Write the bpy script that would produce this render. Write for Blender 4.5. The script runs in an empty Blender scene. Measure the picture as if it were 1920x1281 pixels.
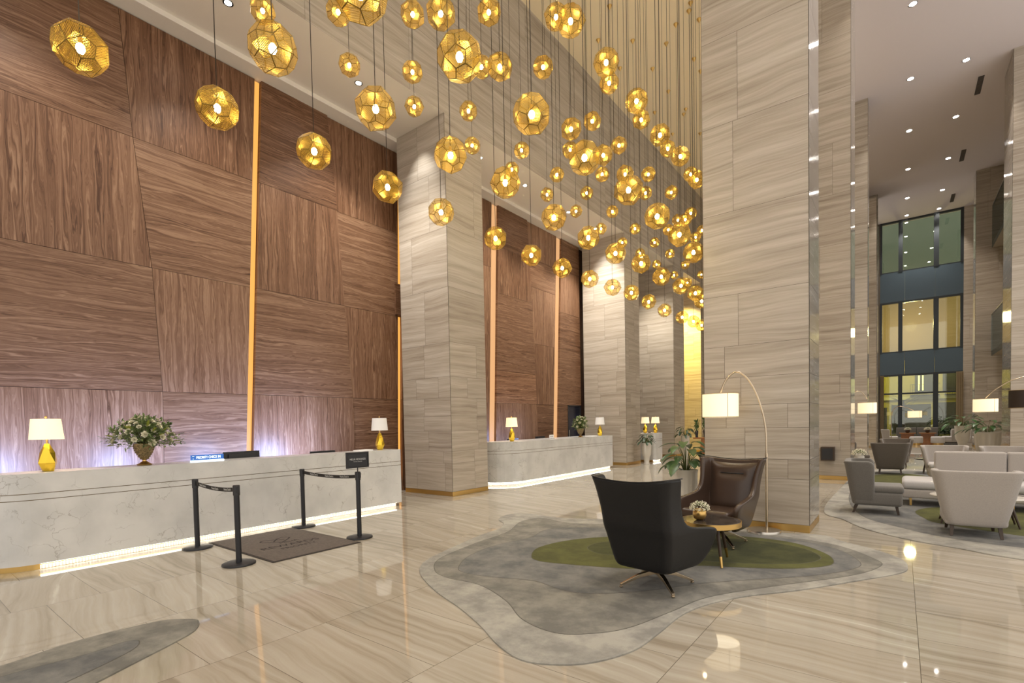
import bpy, bmesh, math, random
from math import sin, cos, pi, radians, atan2, hypot
from mathutils import Vector, Matrix, Euler
import numpy as np

random.seed(7)
scene = bpy.context.scene
col = scene.collection

# ------------------------------------------------------------------ camera, world, exposure
cam_d = bpy.data.cameras.new('camera')
cam_d.sensor_width = 36.0
cam_d.lens = 943.13 / 1920 * 36.0
cam_d.shift_y = 183.8 / 1920
cam_d.clip_end = 300
cam = bpy.data.objects.new('camera', cam_d)
col.objects.link(cam)
_R = Matrix(((0.7913453, -0.0026490, 0.6113637), (0.6110416, 0.0361708, -0.7907717), (-0.0200187, 0.9993421, 0.0302422)))
cam.matrix_world = Matrix.Translation((0, 0, 1.55)) @ _R.to_4x4()
scene.camera = cam
scene.view_settings.view_transform = 'Standard'
scene.view_settings.look = 'None'
scene.view_settings.gamma = 1.0
scene.view_settings.use_curve_mapping = False
scene.view_settings.exposure = 0.55
world = bpy.data.worlds.new('world')
scene.world = world
world.use_nodes = True
world.node_tree.nodes['Background'].inputs[0].default_value = (1.0, 0.93, 0.85, 1)
world.node_tree.nodes['Background'].inputs[1].default_value = 0.85
cy = scene.cycles
cy.max_bounces = 8
cy.diffuse_bounces = 3
cy.glossy_bounces = 4
cy.transmission_bounces = 4
cy.transparent_max_bounces = 16
cy.sample_clamp_indirect = 3.0
cy.use_denoising = True
cy.caustics_reflective = False
cy.caustics_refractive = False

# ------------------------------------------------------------------ material helpers
def nodes_of(m):
    m.use_nodes = True
    return m.node_tree.nodes, m.node_tree.links

def mat(name, c, rough=0.6, metal=0.0, spec=0.5, emit=None, es=0.0, coat=0.0, sheen=0.0, trans=0.0, noise=0.0, nscale=20.0, bump=0.0):
    m = bpy.data.materials.new(name)
    n, l = nodes_of(m)
    b = n['Principled BSDF']
    b.inputs['Base Color'].default_value = (c[0], c[1], c[2], 1)
    b.inputs['Roughness'].default_value = rough
    b.inputs['Metallic'].default_value = metal
    b.inputs['Specular IOR Level'].default_value = spec
    b.inputs['Coat Weight'].default_value = coat
    b.inputs['Sheen Weight'].default_value = sheen
    b.inputs['Transmission Weight'].default_value = trans
    if emit:
        b.inputs['Emission Color'].default_value = (emit[0], emit[1], emit[2], 1)
        b.inputs['Emission Strength'].default_value = es
    if noise > 0 or bump > 0:
        tc = n.new('ShaderNodeTexCoord')
        t = n.new('ShaderNodeTexNoise'); t.inputs['Scale'].default_value = nscale; t.inputs['Detail'].default_value = 5
        l.new(tc.outputs['Object'], t.inputs['Vector'])
        if noise > 0:
            r = n.new('ShaderNodeValToRGB')
            r.color_ramp.elements[0].position = 0.3; r.color_ramp.elements[1].position = 0.7
            r.color_ramp.elements[0].color = tuple(x * (1 - noise) for x in c) + (1,)
            r.color_ramp.elements[1].color = tuple(min(1, x * (1 + noise)) for x in c) + (1,)
            l.new(t.outputs['Fac'], r.inputs['Fac']); l.new(r.outputs['Color'], b.inputs['Base Color'])
        if bump > 0:
            bp = n.new('ShaderNodeBump'); bp.inputs['Strength'].default_value = bump; bp.inputs['Distance'].default_value = 0.01
            l.new(t.outputs['Fac'], bp.inputs['Height']); l.new(bp.outputs['Normal'], b.inputs['Normal'])
    return m

def ramp(n, stops):
    r = n.new('ShaderNodeValToRGB')
    e = r.color_ramp.elements
    while len(e) < len(stops):
        e.new(0.5)
    for i, (p, c) in enumerate(stops):
        e[i].position = p; e[i].color = (c[0], c[1], c[2], 1)
    return r

def math_node(n, l, op, a, b=None):
    m = n.new('ShaderNodeMath'); m.operation = op
    for i, v in enumerate((a, b)):
        if v is None: continue
        if isinstance(v, (int, float)): m.inputs[i].default_value = v
        else: l.new(v, m.inputs[i])
    return m.outputs[0]

def stone_mat(name, tint=(1, 1, 1), rough=0.35):
    """travertine like stone, fine level veins; every slab has its own 'tone' value"""
    m = bpy.data.materials.new(name); n, l = nodes_of(m); b = n['Principled BSDF']
    tc = n.new('ShaderNodeTexCoord'); sp = n.new('ShaderNodeSeparateXYZ'); l.new(tc.outputs['Object'], sp.inputs[0])
    at = n.new('ShaderNodeAttribute'); at.attribute_name = 'tone'
    h = math_node(n, l, 'ADD', sp.outputs[0], sp.outputs[1])
    hx = math_node(n, l, 'ADD', math_node(n, l, 'MULTIPLY', h, 0.35), math_node(n, l, 'MULTIPLY', at.outputs['Fac'], 37.0))
    wob = n.new('ShaderNodeTexNoise'); wob.inputs['Scale'].default_value = 1.6
    cb0 = n.new('ShaderNodeCombineXYZ'); l.new(hx, cb0.inputs[0]); l.new(math_node(n, l, 'MULTIPLY', sp.outputs[2], 0.8), cb0.inputs[1]); l.new(cb0.outputs[0], wob.inputs['Vector'])
    zz = math_node(n, l, 'ADD', math_node(n, l, 'MULTIPLY', sp.outputs[2], 9.5), math_node(n, l, 'MULTIPLY', wob.outputs['Fac'], 2.2))
    cb = n.new('ShaderNodeCombineXYZ'); l.new(hx, cb.inputs[0]); l.new(zz, cb.inputs[1]); l.new(math_node(n, l, 'MULTIPLY', at.outputs['Fac'], 91.0), cb.inputs[2])
    t1 = n.new('ShaderNodeTexNoise'); t1.inputs['Scale'].default_value = 1.0; t1.inputs['Detail'].default_value = 6; t1.inputs['Roughness'].default_value = 0.62
    l.new(cb.outputs[0], t1.inputs['Vector'])
    t2 = n.new('ShaderNodeTexNoise'); t2.inputs['Scale'].default_value = 4.5; t2.inputs['Detail'].default_value = 4; l.new(cb.outputs[0], t2.inputs['Vector'])
    v = math_node(n, l, 'ADD', math_node(n, l, 'MULTIPLY', t1.outputs['Fac'], 0.72), math_node(n, l, 'MULTIPLY', t2.outputs['Fac'], 0.28))
    v = math_node(n, l, 'ADD', v, math_node(n, l, 'MULTIPLY', math_node(n, l, 'SUBTRACT', at.outputs['Fac'], 0.5), 0.07))
    k = lambda c: tuple(c[i] * tint[i] for i in range(3))
    r = ramp(n, [(0.30, k((0.25, 0.205, 0.155))), (0.41, k((0.37, 0.315, 0.25))), (0.53, k((0.45, 0.395, 0.325))), (0.66, k((0.54, 0.49, 0.42)))])
    l.new(v, r.inputs['Fac']); l.new(r.outputs['Color'], b.inputs['Base Color'])
    b.inputs['Roughness'].default_value = rough
    return m

def wood_mat(name, vertical, c=1.0):
    m = bpy.data.materials.new(name); n, l = nodes_of(m); b = n['Principled BSDF']
    tc = n.new('ShaderNodeTexCoord'); sp = n.new('ShaderNodeSeparateXYZ'); l.new(tc.outputs['Object'], sp.inputs[0])
    at = n.new('ShaderNodeAttribute'); at.attribute_name = 'tone'
    h = math_node(n, l, 'ADD', sp.outputs[0], sp.outputs[1])
    a, ac = (sp.outputs[2], h) if vertical else (h, sp.outputs[2])
    strip = math_node(n, l, 'FLOOR', math_node(n, l, 'MULTIPLY', ac, 4.2))
    al = math_node(n, l, 'ADD', math_node(n, l, 'MULTIPLY', a, 0.55), math_node(n, l, 'MULTIPLY', strip, 0.37))
    al = math_node(n, l, 'ADD', al, math_node(n, l, 'MULTIPLY', at.outputs['Fac'], 23.0))
    fr = math_node(n, l, 'FRACT', math_node(n, l, 'MULTIPLY', ac, 4.2))
    cb0 = n.new('ShaderNodeCombineXYZ'); l.new(al, cb0.inputs[0]); l.new(math_node(n, l, 'MULTIPLY', fr, 1.2), cb0.inputs[1])
    w = n.new('ShaderNodeTexNoise'); w.inputs['Scale'].default_value = 1.7; w.inputs['Detail'].default_value = 3; l.new(cb0.outputs[0], w.inputs['Vector'])
    acx = math_node(n, l, 'ADD', math_node(n, l, 'MULTIPLY', ac, 30.0), math_node(n, l, 'MULTIPLY', w.outputs['Fac'], 7.0))
    cb = n.new('ShaderNodeCombineXYZ'); l.new(math_node(n, l, 'MULTIPLY', al, 0.5), cb.inputs[0]); l.new(acx, cb.inputs[1]); l.new(at.outputs['Fac'], cb.inputs[2])
    t = n.new('ShaderNodeTexNoise'); t.inputs['Scale'].default_value = 1.6; t.inputs['Detail'].default_value = 7; t.inputs['Roughness'].default_value = 0.65
    l.new(cb.outputs[0], t.inputs['Vector'])
    v = math_node(n, l, 'ADD', t.outputs['Fac'], math_node(n, l, 'MULTIPLY', math_node(n, l, 'SUBTRACT', at.outputs['Fac'], 0.5), 0.10))
    r = ramp(n, [(0.32, (0.068 * c, 0.028 * c, 0.012 * c)), (0.43, (0.135 * c, 0.064 * c, 0.032 * c)), (0.54, (0.205 * c, 0.108 * c, 0.06 * c)), (0.66, (0.31 * c, 0.185 * c, 0.112 * c))])
    l.new(v, r.inputs['Fac']); l.new(r.outputs['Color'], b.inputs['Base Color'])
    b.inputs['Roughness'].default_value = 0.38
    b.inputs['Specular IOR Level'].default_value = 0.35
    return m

def floor_mat():
    m = bpy.data.materials.new('polished_marble'); n, l = nodes_of(m); b = n['Principled BSDF']
    tc = n.new('ShaderNodeTexCoord'); sp = n.new('ShaderNodeSeparateXYZ'); l.new(tc.outputs['Object'], sp.inputs[0])
    # slabs 1.24 m along x, 0.62 m along y, every other column shifted
    cx = math_node(n, l, 'DIVIDE', math_node(n, l, 'ADD', sp.outputs[0], 1.14), 1.24)
    ix = math_node(n, l, 'FLOOR', cx)
    par = math_node(n, l, 'MULTIPLY', math_node(n, l, 'FRACT', math_node(n, l, 'MULTIPLY', ix, 0.5)), 2.0)
    oy = math_node(n, l, 'ADD', sp.outputs[1], math_node(n, l, 'MULTIPLY', par, 0.23))
    cyy = math_node(n, l, 'DIVIDE', math_node(n, l, 'ADD', oy, 0.27), 0.62)
    iy = math_node(n, l, 'FLOOR', cyy)
    wn = n.new('ShaderNodeTexWhiteNoise'); wn.noise_dimensions = '2D'
    cbi = n.new('ShaderNodeCombineXYZ'); l.new(ix, cbi.inputs[0]); l.new(iy, cbi.inputs[1]); l.new(cbi.outputs[0], wn.inputs['Vector'])
    tone = wn.outputs['Value']
    ang = math_node(n, l, 'MULTIPLY', math_node(n, l, 'SUBTRACT', tone, 0.5), 0.35)
    # vein direction about -9 degrees from x
    ac = math_node(n, l, 'ADD', sp.outputs[1], math_node(n, l, 'MULTIPLY', sp.outputs[0], math_node(n, l, 'ADD', ang, 0.14)))
    wob = n.new('ShaderNodeTexNoise'); wob.inputs['Scale'].default_value = 1.3; wob.inputs['Detail'].default_value = 3
    cbw = n.new('ShaderNodeCombineXYZ'); l.new(sp.outputs[0], cbw.inputs[0]); l.new(sp.outputs[1], cbw.inputs[1]); l.new(math_node(n, l, 'MULTIPLY', tone, 50.0), cbw.inputs[2]); l.new(cbw.outputs[0], wob.inputs['Vector'])
    acw = math_node(n, l, 'ADD', math_node(n, l, 'MULTIPLY', ac, 11.0), math_node(n, l, 'MULTIPLY', wob.outputs['Fac'], 1.9))
    cb = n.new('ShaderNodeCombineXYZ'); l.new(math_node(n, l, 'MULTIPLY', sp.outputs[0], 0.35), cb.inputs[0]); l.new(acw, cb.inputs[1]); l.new(math_node(n, l, 'MULTIPLY', tone, 80.0), cb.inputs[2])
    t = n.new('ShaderNodeTexNoise'); t.inputs['Scale'].default_value = 1.0; t.inputs['Detail'].default_value = 6; t.inputs['Roughness'].default_value = 0.58; l.new(cb.outputs[0], t.inputs['Vector'])
    v = math_node(n, l, 'ADD', t.outputs['Fac'], math_node(n, l, 'MULTIPLY', math_node(n, l, 'SUBTRACT', tone, 0.5), 0.08))
    r = ramp(n, [(0.30, (0.30, 0.26, 0.20)), (0.42, (0.385, 0.345, 0.275)), (0.54, (0.435, 0.395, 0.325)), (0.66, (0.475, 0.44, 0.37)), (0.73, (0.60, 0.565, 0.49))])
    l.new(v, r.inputs['Fac'])
    # joints
    fx = math_node(n, l, 'ABSOLUTE', math_node(n, l, 'SUBTRACT', math_node(n, l, 'FRACT', cx), 0.5))
    fy = math_node(n, l, 'ABSOLUTE', math_node(n, l, 'SUBTRACT', math_node(n, l, 'FRACT', cyy), 0.5))
    j = math_node(n, l, 'MAXIMUM', math_node(n, l, 'GREATER_THAN', fx, 0.5 - 0.0016), math_node(n, l, 'GREATER_THAN', fy, 0.5 - 0.0032))
    mx = n.new('ShaderNodeMix'); mx.data_type = 'RGBA'; l.new(j, mx.inputs[0]); l.new(r.outputs['Color'], mx.inputs[6]); mx.inputs[7].default_value = (0.12, 0.10, 0.075, 1)
    l.new(mx.outputs[2], b.inputs['Base Color'])
    b.inputs['Roughness'].default_value = 0.035
    b.inputs['Specular IOR Level'].default_value = 0.6
    return m

def marble_white():
    m = bpy.data.materials.new('white_veined_marble'); n, l = nodes_of(m); b = n['Principled BSDF']
    tc = n.new('ShaderNodeTexCoord')
    w = n.new('ShaderNodeTexNoise'); w.inputs['Scale'].default_value = 2.2; w.inputs['Detail'].default_value = 6; l.new(tc.outputs['Object'], w.inputs['Vector'])
    a = n.new('ShaderNodeVectorMath'); a.operation = 'MULTIPLY_ADD'; l.new(w.outputs['Color'], a.inputs[0]); a.inputs[1].default_value = (0.9, 0.9, 0.9); l.new(tc.outputs['Object'], a.inputs[2])
    vo = n.new('ShaderNodeTexVoronoi'); vo.feature = 'DISTANCE_TO_EDGE'; vo.inputs['Scale'].default_value = 2.9; l.new(a.outputs[0], vo.inputs['Vector'])
    msk = n.new('ShaderNodeTexNoise'); msk.inputs['Scale'].default_value = 3.0; msk.inputs['Detail'].default_value = 3; l.new(tc.outputs['Object'], msk.inputs['Vector'])
    e = ramp(n, [(0.0, (1, 1, 1)), (0.014, (0, 0, 0))]); l.new(vo.outputs['Distance'], e.inputs['Fac'])
    k = ramp(n, [(0.45, (0, 0, 0)), (0.62, (1, 1, 1))]); l.new(msk.outputs['Fac'], k.inputs['Fac'])
    f = math_node(n, l, 'MULTIPLY', math_node(n, l, 'MULTIPLY', e.outputs['Color'], k.outputs['Color']), 0.75)
    c0 = ramp(n, [(0.35, (0.60, 0.605, 0.60)), (0.6, (0.71, 0.71, 0.70))]); l.new(w.outputs['Fac'], c0.inputs['Fac'])
    mx = n.new('ShaderNodeMix'); mx.data_type = 'RGBA'; l.new(f, mx.inputs[0]); l.new(c0.outputs['Color'], mx.inputs[6]); mx.inputs[7].default_value = (0.30, 0.285, 0.265, 1)
    l.new(mx.outputs[2], b.inputs['Base Color']); b.inputs['Roughness'].default_value = 0.22
    return m

def carpet_mat(name, c, c2=None, scale=2.6):
    m = bpy.data.materials.new(name); n, l = nodes_of(m); b = n['Principled BSDF']
    tc = n.new('ShaderNodeTexCoord')
    t = n.new('ShaderNodeTexNoise'); t.inputs['Scale'].default_value = scale; t.inputs['Detail'].default_value = 9; t.inputs['Roughness'].default_value = 0.7; l.new(tc.outputs['Object'], t.inputs['Vector'])
    c2 = c2 or tuple(x * 0.62 for x in c)
    r = ramp(n, [(0.40, c2), (0.60, c)]); l.new(t.outputs['Fac'], r.inputs['Fac']); l.new(r.outputs['Color'], b.inputs['Base Color'])
    f = n.new('ShaderNodeTexNoise'); f.inputs['Scale'].default_value = 240; l.new(tc.outputs['Object'], f.inputs['Vector'])
    bp = n.new('ShaderNodeBump'); bp.inputs['Strength'].default_value = 0.35; bp.inputs['Distance'].default_value = 0.004
    l.new(f.outputs['Fac'], bp.inputs['Height']); l.new(bp.outputs['Normal'], b.inputs['Normal'])
    b.inputs['Roughness'].default_value = 0.95; b.inputs['Sheen Weight'].default_value = 0.08; b.inputs['Specular IOR Level'].default_value = 0.08
    return m

def etched_gold():
    """gold sheet with rows of slots (uv is in metres on every facet)"""
    m = bpy.data.materials.new('perforated_brass_sheet'); n, l = nodes_of(m)
    b = n['Principled BSDF']; out = n['Material Output']
    b.inputs['Base Color'].default_value = (0.52, 0.34, 0.06, 1); b.inputs['Metallic'].default_value = 0.85; b.inputs['Roughness'].default_value = 0.32
    uv = n.new('ShaderNodeUVMap'); sp = n.new('ShaderNodeSeparateXYZ'); l.new(uv.outputs[0], sp.inputs[0])
    su = math_node(n, l, 'ABSOLUTE', math_node(n, l, 'SINE', math_node(n, l, 'MULTIPLY', sp.outputs[0], pi / 0.0095)))
    sv = math_node(n, l, 'ABSOLUTE', math_node(n, l, 'SINE', math_node(n, l, 'MULTIPLY', sp.outputs[1], pi / 0.0095)))
    hole = math_node(n, l, 'GREATER_THAN', math_node(n, l, 'MULTIPLY', su, math_node(n, l, 'POWER', sv, 0.35)), 0.34)
    tr = n.new('ShaderNodeBsdfTransparent'); tr.inputs[0].default_value = (1.0, 0.93, 0.74, 1)
    mx = n.new('ShaderNodeMixShader'); l.new(hole, mx.inputs[0]); l.new(b.outputs[0], mx.inputs[1]); l.new(tr.outputs[0], mx.inputs[2]); l.new(mx.outputs[0], out.inputs[0])
    return m

def glass_mat(name, tint=(0.8, 0.9, 0.9), tr=0.75, rough=0.02):
    m = bpy.data.materials.new(name); n, l = nodes_of(m); out = n['Material Output']
    n.remove(n['Principled BSDF'])
    t = n.new('ShaderNodeBsdfTransparent'); t.inputs[0].default_value = tint + (1,)
    g = n.new('ShaderNodeBsdfGlossy'); g.inputs['Roughness'].default_value = rough
    mx = n.new('ShaderNodeMixShader'); mx.inputs[0].default_value = 1 - tr
    l.new(t.outputs[0], mx.inputs[1]); l.new(g.outputs[0], mx.inputs[2]); l.new(mx.outputs[0], out.inputs[0])
    return m

def emis(name, c, s, sample=True):
    m = mat(name, (0.8, 0.8, 0.8), emit=c, es=s)
    if not sample: m.cycles.emission_sampling = 'NONE'
    return m

M = dict(
    stone=stone_mat('vein_cut_stone'),
    stone_polished=stone_mat('polished_vein_cut_stone', tint=(0.85, 0.88, 0.92), rough=0.1),
    stone_gap=mat('stone_joint', (0.12, 0.10, 0.075), 0.8),
    wood_v=wood_mat('walnut_upright_grain', True), wood_h=wood_mat('walnut_level_grain', False, 0.9),
    wood_red=wood_mat('reddish_walnut', False, 1.25),
    wood_dark=mat('dark_walnut', (0.06, 0.026, 0.014), 0.45, noise=0.3, nscale=8),
    floor=floor_mat(), white_marble=marble_white(),
    plaster=mat('white_plaster', (0.80, 0.75, 0.69), 0.9), plaster_beige=mat('beige_plaster', (0.88, 0.76, 0.56), 0.9),
    plaster_mauve=mat('mauve_plaster', (0.70, 0.64, 0.66), 0.9),
    brass=mat('brushed_brass', (0.70, 0.46, 0.16), 0.3, 1.0), gold=mat('polished_gold', (0.90, 0.62, 0.06), 0.16, 0.9),
    antique=mat('antique_gold', (0.33, 0.25, 0.13), 0.42, 0.7, noise=0.5, nscale=60),
    gold_frame=mat('gold_edge', (0.20, 0.125, 0.025), 0.35, 0.85), etched=etched_gold(),
    steel=mat('brushed_steel', (0.62, 0.59, 0.53), 0.28, 1.0), chrome=mat('chrome', (0.75, 0.75, 0.75), 0.08, 1.0),
    nickel=mat('warm_nickel', (0.60, 0.50, 0.37), 0.22, 1.0),
    black=mat('black_powder_coat', (0.012, 0.013, 0.017), 0.42), black_plastic=mat('black_plastic', (0.02, 0.02, 0.023), 0.35),
    cable=mat('dark_cable', (0.05, 0.035, 0.02), 0.6),
    leather=mat('black_leather', (0.009, 0.009, 0.010), 0.42, spec=0.35, bump=0.15, nscale=160), leather_brown=mat('dark_brown_leather', (0.052, 0.031, 0.021), 0.27, bump=0.1, nscale=130),
    seam=mat('leather_piping', (0.008, 0.008, 0.009), 0.5),
    belt=mat('black_webbing', (0.025, 0.022, 0.02), 0.8), print_white=mat('white_print', (0.75, 0.75, 0.72), 0.7),
    mat_carpet=carpet_mat('taupe_mat_carpet', (0.135, 0.11, 0.094), (0.10, 0.082, 0.07), 30), mat_print=mat('dark_brown_mat_print', (0.022, 0.016, 0.015), 0.95),
    mat_edge=mat('mat_rubber', (0.035, 0.028, 0.025), 0.8),
    rug_outer=carpet_mat('stone_grey_pile', (0.38, 0.365, 0.32), (0.235, 0.228, 0.205)), rug_mid=carpet_mat('mid_grey_pile', (0.255, 0.245, 0.21), (0.15, 0.145, 0.128)),
    rug_blue=carpet_mat('blue_grey_pile', (0.21, 0.207, 0.19), (0.12, 0.122, 0.12)), rug_green=carpet_mat('olive_pile', (0.105, 0.108, 0.03), (0.068, 0.07, 0.02)),
    rug_dark=carpet_mat('dark_green_pile', (0.062, 0.066, 0.02), (0.034, 0.038, 0.011)), rug_line=mat('carved_rug_line', (0.10, 0.095, 0.08), 0.95),
    shade=mat('glowing_linen_shade', (0.9, 0.82, 0.66), 0.9, emit=(1.0, 0.76, 0.44), es=0.62), pale_glow=mat('pale_linen_faint_glow', (0.75, 0.73, 0.70), 0.9, emit=(1, 0.93, 0.85), es=0.12),  # pale linen: faint glow added to brighten unlit shades, card and brochures
    shade_dark=mat('dark_drum_shade', (0.03, 0.018, 0.012), 0.7), shade_trim=mat('shade_seam', (0.45, 0.32, 0.16), 0.8),
    shade_in=mat('lit_diffuser', (0.9, 0.85, 0.75), 0.9, emit=(1.0, 0.85, 0.6), es=2.0),
    fabric_grey=mat('grey_weave', (0.155, 0.145, 0.13), 0.95, sheen=0.3, noise=0.12, nscale=90), fabric_white=mat('pale_taupe_weave', (0.40, 0.365, 0.335), 0.95, sheen=0.3, noise=0.06, nscale=90),
    fabric_brown=mat('taupe_brown_weave', (0.125, 0.105, 0.085), 0.95, sheen=0.3, noise=0.12, nscale=90), fabric_seat=mat('off_white_weave', (0.52, 0.50, 0.49), 0.95, sheen=0.3, noise=0.05, nscale=90),
    leg_wood=mat('dark_turned_wood', (0.045, 0.026, 0.014), 0.45), orange_wood=mat('amber_veneer', (0.30, 0.115, 0.03), 0.3, noise=0.15, nscale=9),
    dark_marble=mat('dark_marble_top', (0.05, 0.042, 0.036), 0.12, noise=0.6, nscale=12), white_top=mat('white_marble_top', (0.72, 0.68, 0.62), 0.15),
    leaf=mat('green_leaf', (0.042, 0.105, 0.026), 0.38, noise=0.35, nscale=14), leaf_dark=mat('dark_leaf', (0.02, 0.05, 0.02), 0.4, noise=0.3, nscale=14),
    leaf_pale=mat('sage_leaf', (0.17, 0.23, 0.085), 0.55, noise=0.4, nscale=30), leaf_lime=mat('lime_bud', (0.36, 0.40, 0.06), 0.5),
    petal=mat('cream_petal', (0.80, 0.76, 0.58), 0.7, noise=0.1, nscale=60), petal_core=mat('petal_centre', (0.42, 0.42, 0.12), 0.8),
    stem=mat('plant_stem', (0.10, 0.12, 0.03), 0.6), soil=mat('soil', (0.03, 0.02, 0.012), 0.95),
    ceramic=mat('glazed_white_ceramic', (0.62, 0.59, 0.53), 0.25),
    strip=None, inlay=mat('dark_brass_inlay', (0.16, 0.12, 0.06), 0.35, 0.7),
)

# ------------------------------------------------------------------ mesh helpers
def tag(o, label=None, cat=None, group=None, kind=None):
    if label: o['label'] = label
    if cat: o['category'] = cat
    if group: o['group'] = group
    if kind: o['kind'] = kind
    return o

def link(name, me, m, parent=None, smooth=False):
    o = bpy.data.objects.new(name, me)
    col.objects.link(o)
    if m is not None:
        for k in (m if isinstance(m, (list, tuple)) else [m]): me.materials.append(k)
    if smooth:
        for p in me.polygons: p.use_smooth = True
    if parent is not None: o.parent = parent
    return o

def empty(name, loc=(0, 0, 0), rz=0.0):
    o = bpy.data.objects.new(name, None); o.empty_display_size = 0.1
    col.objects.link(o); o.location = loc; o.rotation_euler = (0, 0, rz)
    return o

class MB:
    """collects shapes, then links them as one mesh"""
    def __init__(s): s.v = []; s.f = []; s.mi = []; s.tone = []; s.cur = 0; s.ct = 0.5
    def add(s, v, f):
        o = len(s.v); s.v += [tuple(x) for x in v]
        for q in f: s.f.append([i + o for i in q]); s.mi.append(s.cur); s.tone.append(s.ct)
        return s
    def box(s, x0, x1, y0, y1, z0, z1):
        v = [(x0, y0, z0), (x1, y0, z0), (x1, y1, z0), (x0, y1, z0), (x0, y0, z1), (x1, y0, z1), (x1, y1, z1), (x0, y1, z1)]
        return s.add(v, [(0, 3, 2, 1), (4, 5, 6, 7), (0, 1, 5, 4), (1, 2, 6, 5), (2, 3, 7, 6), (3, 0, 4, 7)])
    def lathe(s, prof, c=(0, 0, 0), n=32, closed=True):
        v = []
        for r, z in prof:
            for k in range(n):
                a = 2 * pi * k / n; v.append((c[0] + r * cos(a), c[1] + r * sin(a), c[2] + z))
        f = []
        for i in range(len(prof) - 1):
            for k in range(n):
                k2 = (k + 1) % n; f.append((i * n + k, i * n + k2, (i + 1) * n + k2, (i + 1) * n + k))
        if closed:
            f.append(tuple(range(n - 1, -1, -1))); f.append(tuple((len(prof) - 1) * n + k for k in range(n)))
        return s.add(v, f)
    def tube(s, pts, r, n=8, cap=True):
        pts = [Vector(p) for p in pts]; v = []; N = len(pts)
        rr = r if isinstance(r, (list, tuple)) else [r] * N
        ref = Vector((0, 0, 1))
        for i, p in enumerate(pts):
            t = (pts[min(i + 1, N - 1)] - pts[max(i - 1, 0)]).normalized()
            if abs(t.dot(ref)) > 0.95 and i == 0: ref = Vector((1, 0, 0))
            a = t.cross(ref)
            if a.length < 1e-4: a = t.orthogonal()
            a.normalize(); b = t.cross(a).normalized(); ref = -b if False else ref
            for k in range(n):
                w = 2 * pi * k / n; v.append(p + (a * cos(w) + b * sin(w)) * rr[i])
        f = []
        for i in range(N - 1):
            for k in range(n):
                k2 = (k + 1) % n; f.append((i * n + k, (i + 1) * n + k, (i + 1) * n + k2, i * n + k2))
        if cap: f.append(tuple(range(n))); f.append(tuple((N - 1) * n + k for k in range(n - 1, -1, -1)))
        return s.add(v, f)
    def prism(s, poly, z0, z1):
        n = len(poly)
        v = [(x, y, z0) for x, y in poly] + [(x, y, z1) for x, y in poly]
        return s.add(v, [tuple(range(n - 1, -1, -1)), tuple(range(n, 2 * n))] + [(i, (i + 1) % n, n + (i + 1) % n, n + i) for i in range(n)])
    def build(s, name, m, parent=None, smooth=False, bevel=0.0, seg=2, sub=0, auto=None, tone=False):
        me = bpy.data.meshes.new(name); me.from_pydata(s.v, [], s.f)
        if tone:
            a = me.attributes.new('tone', 'FLOAT', 'FACE'); a.data.foreach_set('value', s.tone)
        me.update()
        bm = bmesh.new(); bm.from_mesh(me)
        if bevel > 0:
            ed = [e for e in bm.edges if len(e.link_faces) == 2 and e.calc_face_angle(0) > 0.6]
            bmesh.ops.bevel(bm, geom=ed, offset=bevel, segments=seg, profile=0.5, affect='EDGES')
        if not tone: bmesh.ops.recalc_face_normals(bm, faces=bm.faces)
        bm.to_mesh(me); bm.free()
        o = link(name, me, m, parent, smooth)
        if len(set(s.mi)) > 1 and not bevel: me.polygons.foreach_set('material_index', s.mi)
        if smooth and auto is not None:
            bm = bmesh.new(); bm.from_mesh(me)
            for e in bm.edges:
                if len(e.link_faces) == 2 and e.calc_face_angle(0) > auto: e.smooth = False
            bm.to_mesh(me); bm.free()
        if sub:
            md = o.modifiers.new('subdivision', 'SUBSURF'); md.levels = sub; md.render_levels = sub
        return o

def rbox(name, sx, sy, sz, loc, r, m, parent, rot=(0, 0, 0), seg=4, taper=1.0):
    mb = MB(); mb.box(-sx / 2, sx / 2, -sy / 2, sy / 2, -sz / 2, sz / 2)
    if taper != 1.0: mb.v = [(x * (taper if z < 0 else 1), y * (taper if z < 0 else 1), z) for x, y, z in mb.v]
    o = mb.build(name, m, parent, smooth=True, bevel=r, seg=seg)
    o.location = loc; o.rotation_euler = rot
    return o

def catmull(pts, k=8):
    n = len(pts); out = []
    for i in range(n):
        p0, p1, p2, p3 = (Vector(pts[(i + j) % n]) for j in (-1, 0, 1, 2))
        for q in range(k):
            t = q / k
            out.append(tuple(0.5 * ((2 * p1) + (p2 - p0) * t + (2 * p0 - 5 * p1 + 4 * p2 - p3) * t * t + (3 * p1 - p0 - 3 * p2 + p3) * t ** 3)))
    return out

def smooth_line(pts, k=10):
    pts = [Vector(p) for p in pts]; P = [pts[0] * 2 - pts[1]] + pts + [pts[-1] * 2 - pts[-2]]; out = []
    for i in range(1, len(P) - 2):
        p0, p1, p2, p3 = P[i - 1:i + 3]
        for q in range(k):
            t = q / k
            out.append(0.5 * ((2 * p1) + (p2 - p0) * t + (2 * p0 - 5 * p1 + 4 * p2 - p3) * t * t + (3 * p1 - p0 - 3 * p2 + p3) * t ** 3))
    out.append(pts[-1])
    return out

def copy_tree(o, parent=None):
    c = o.copy(); col.objects.link(c); c.parent = parent
    for ch in list(o.children): copy_tree(ch, c)
    return c

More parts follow.
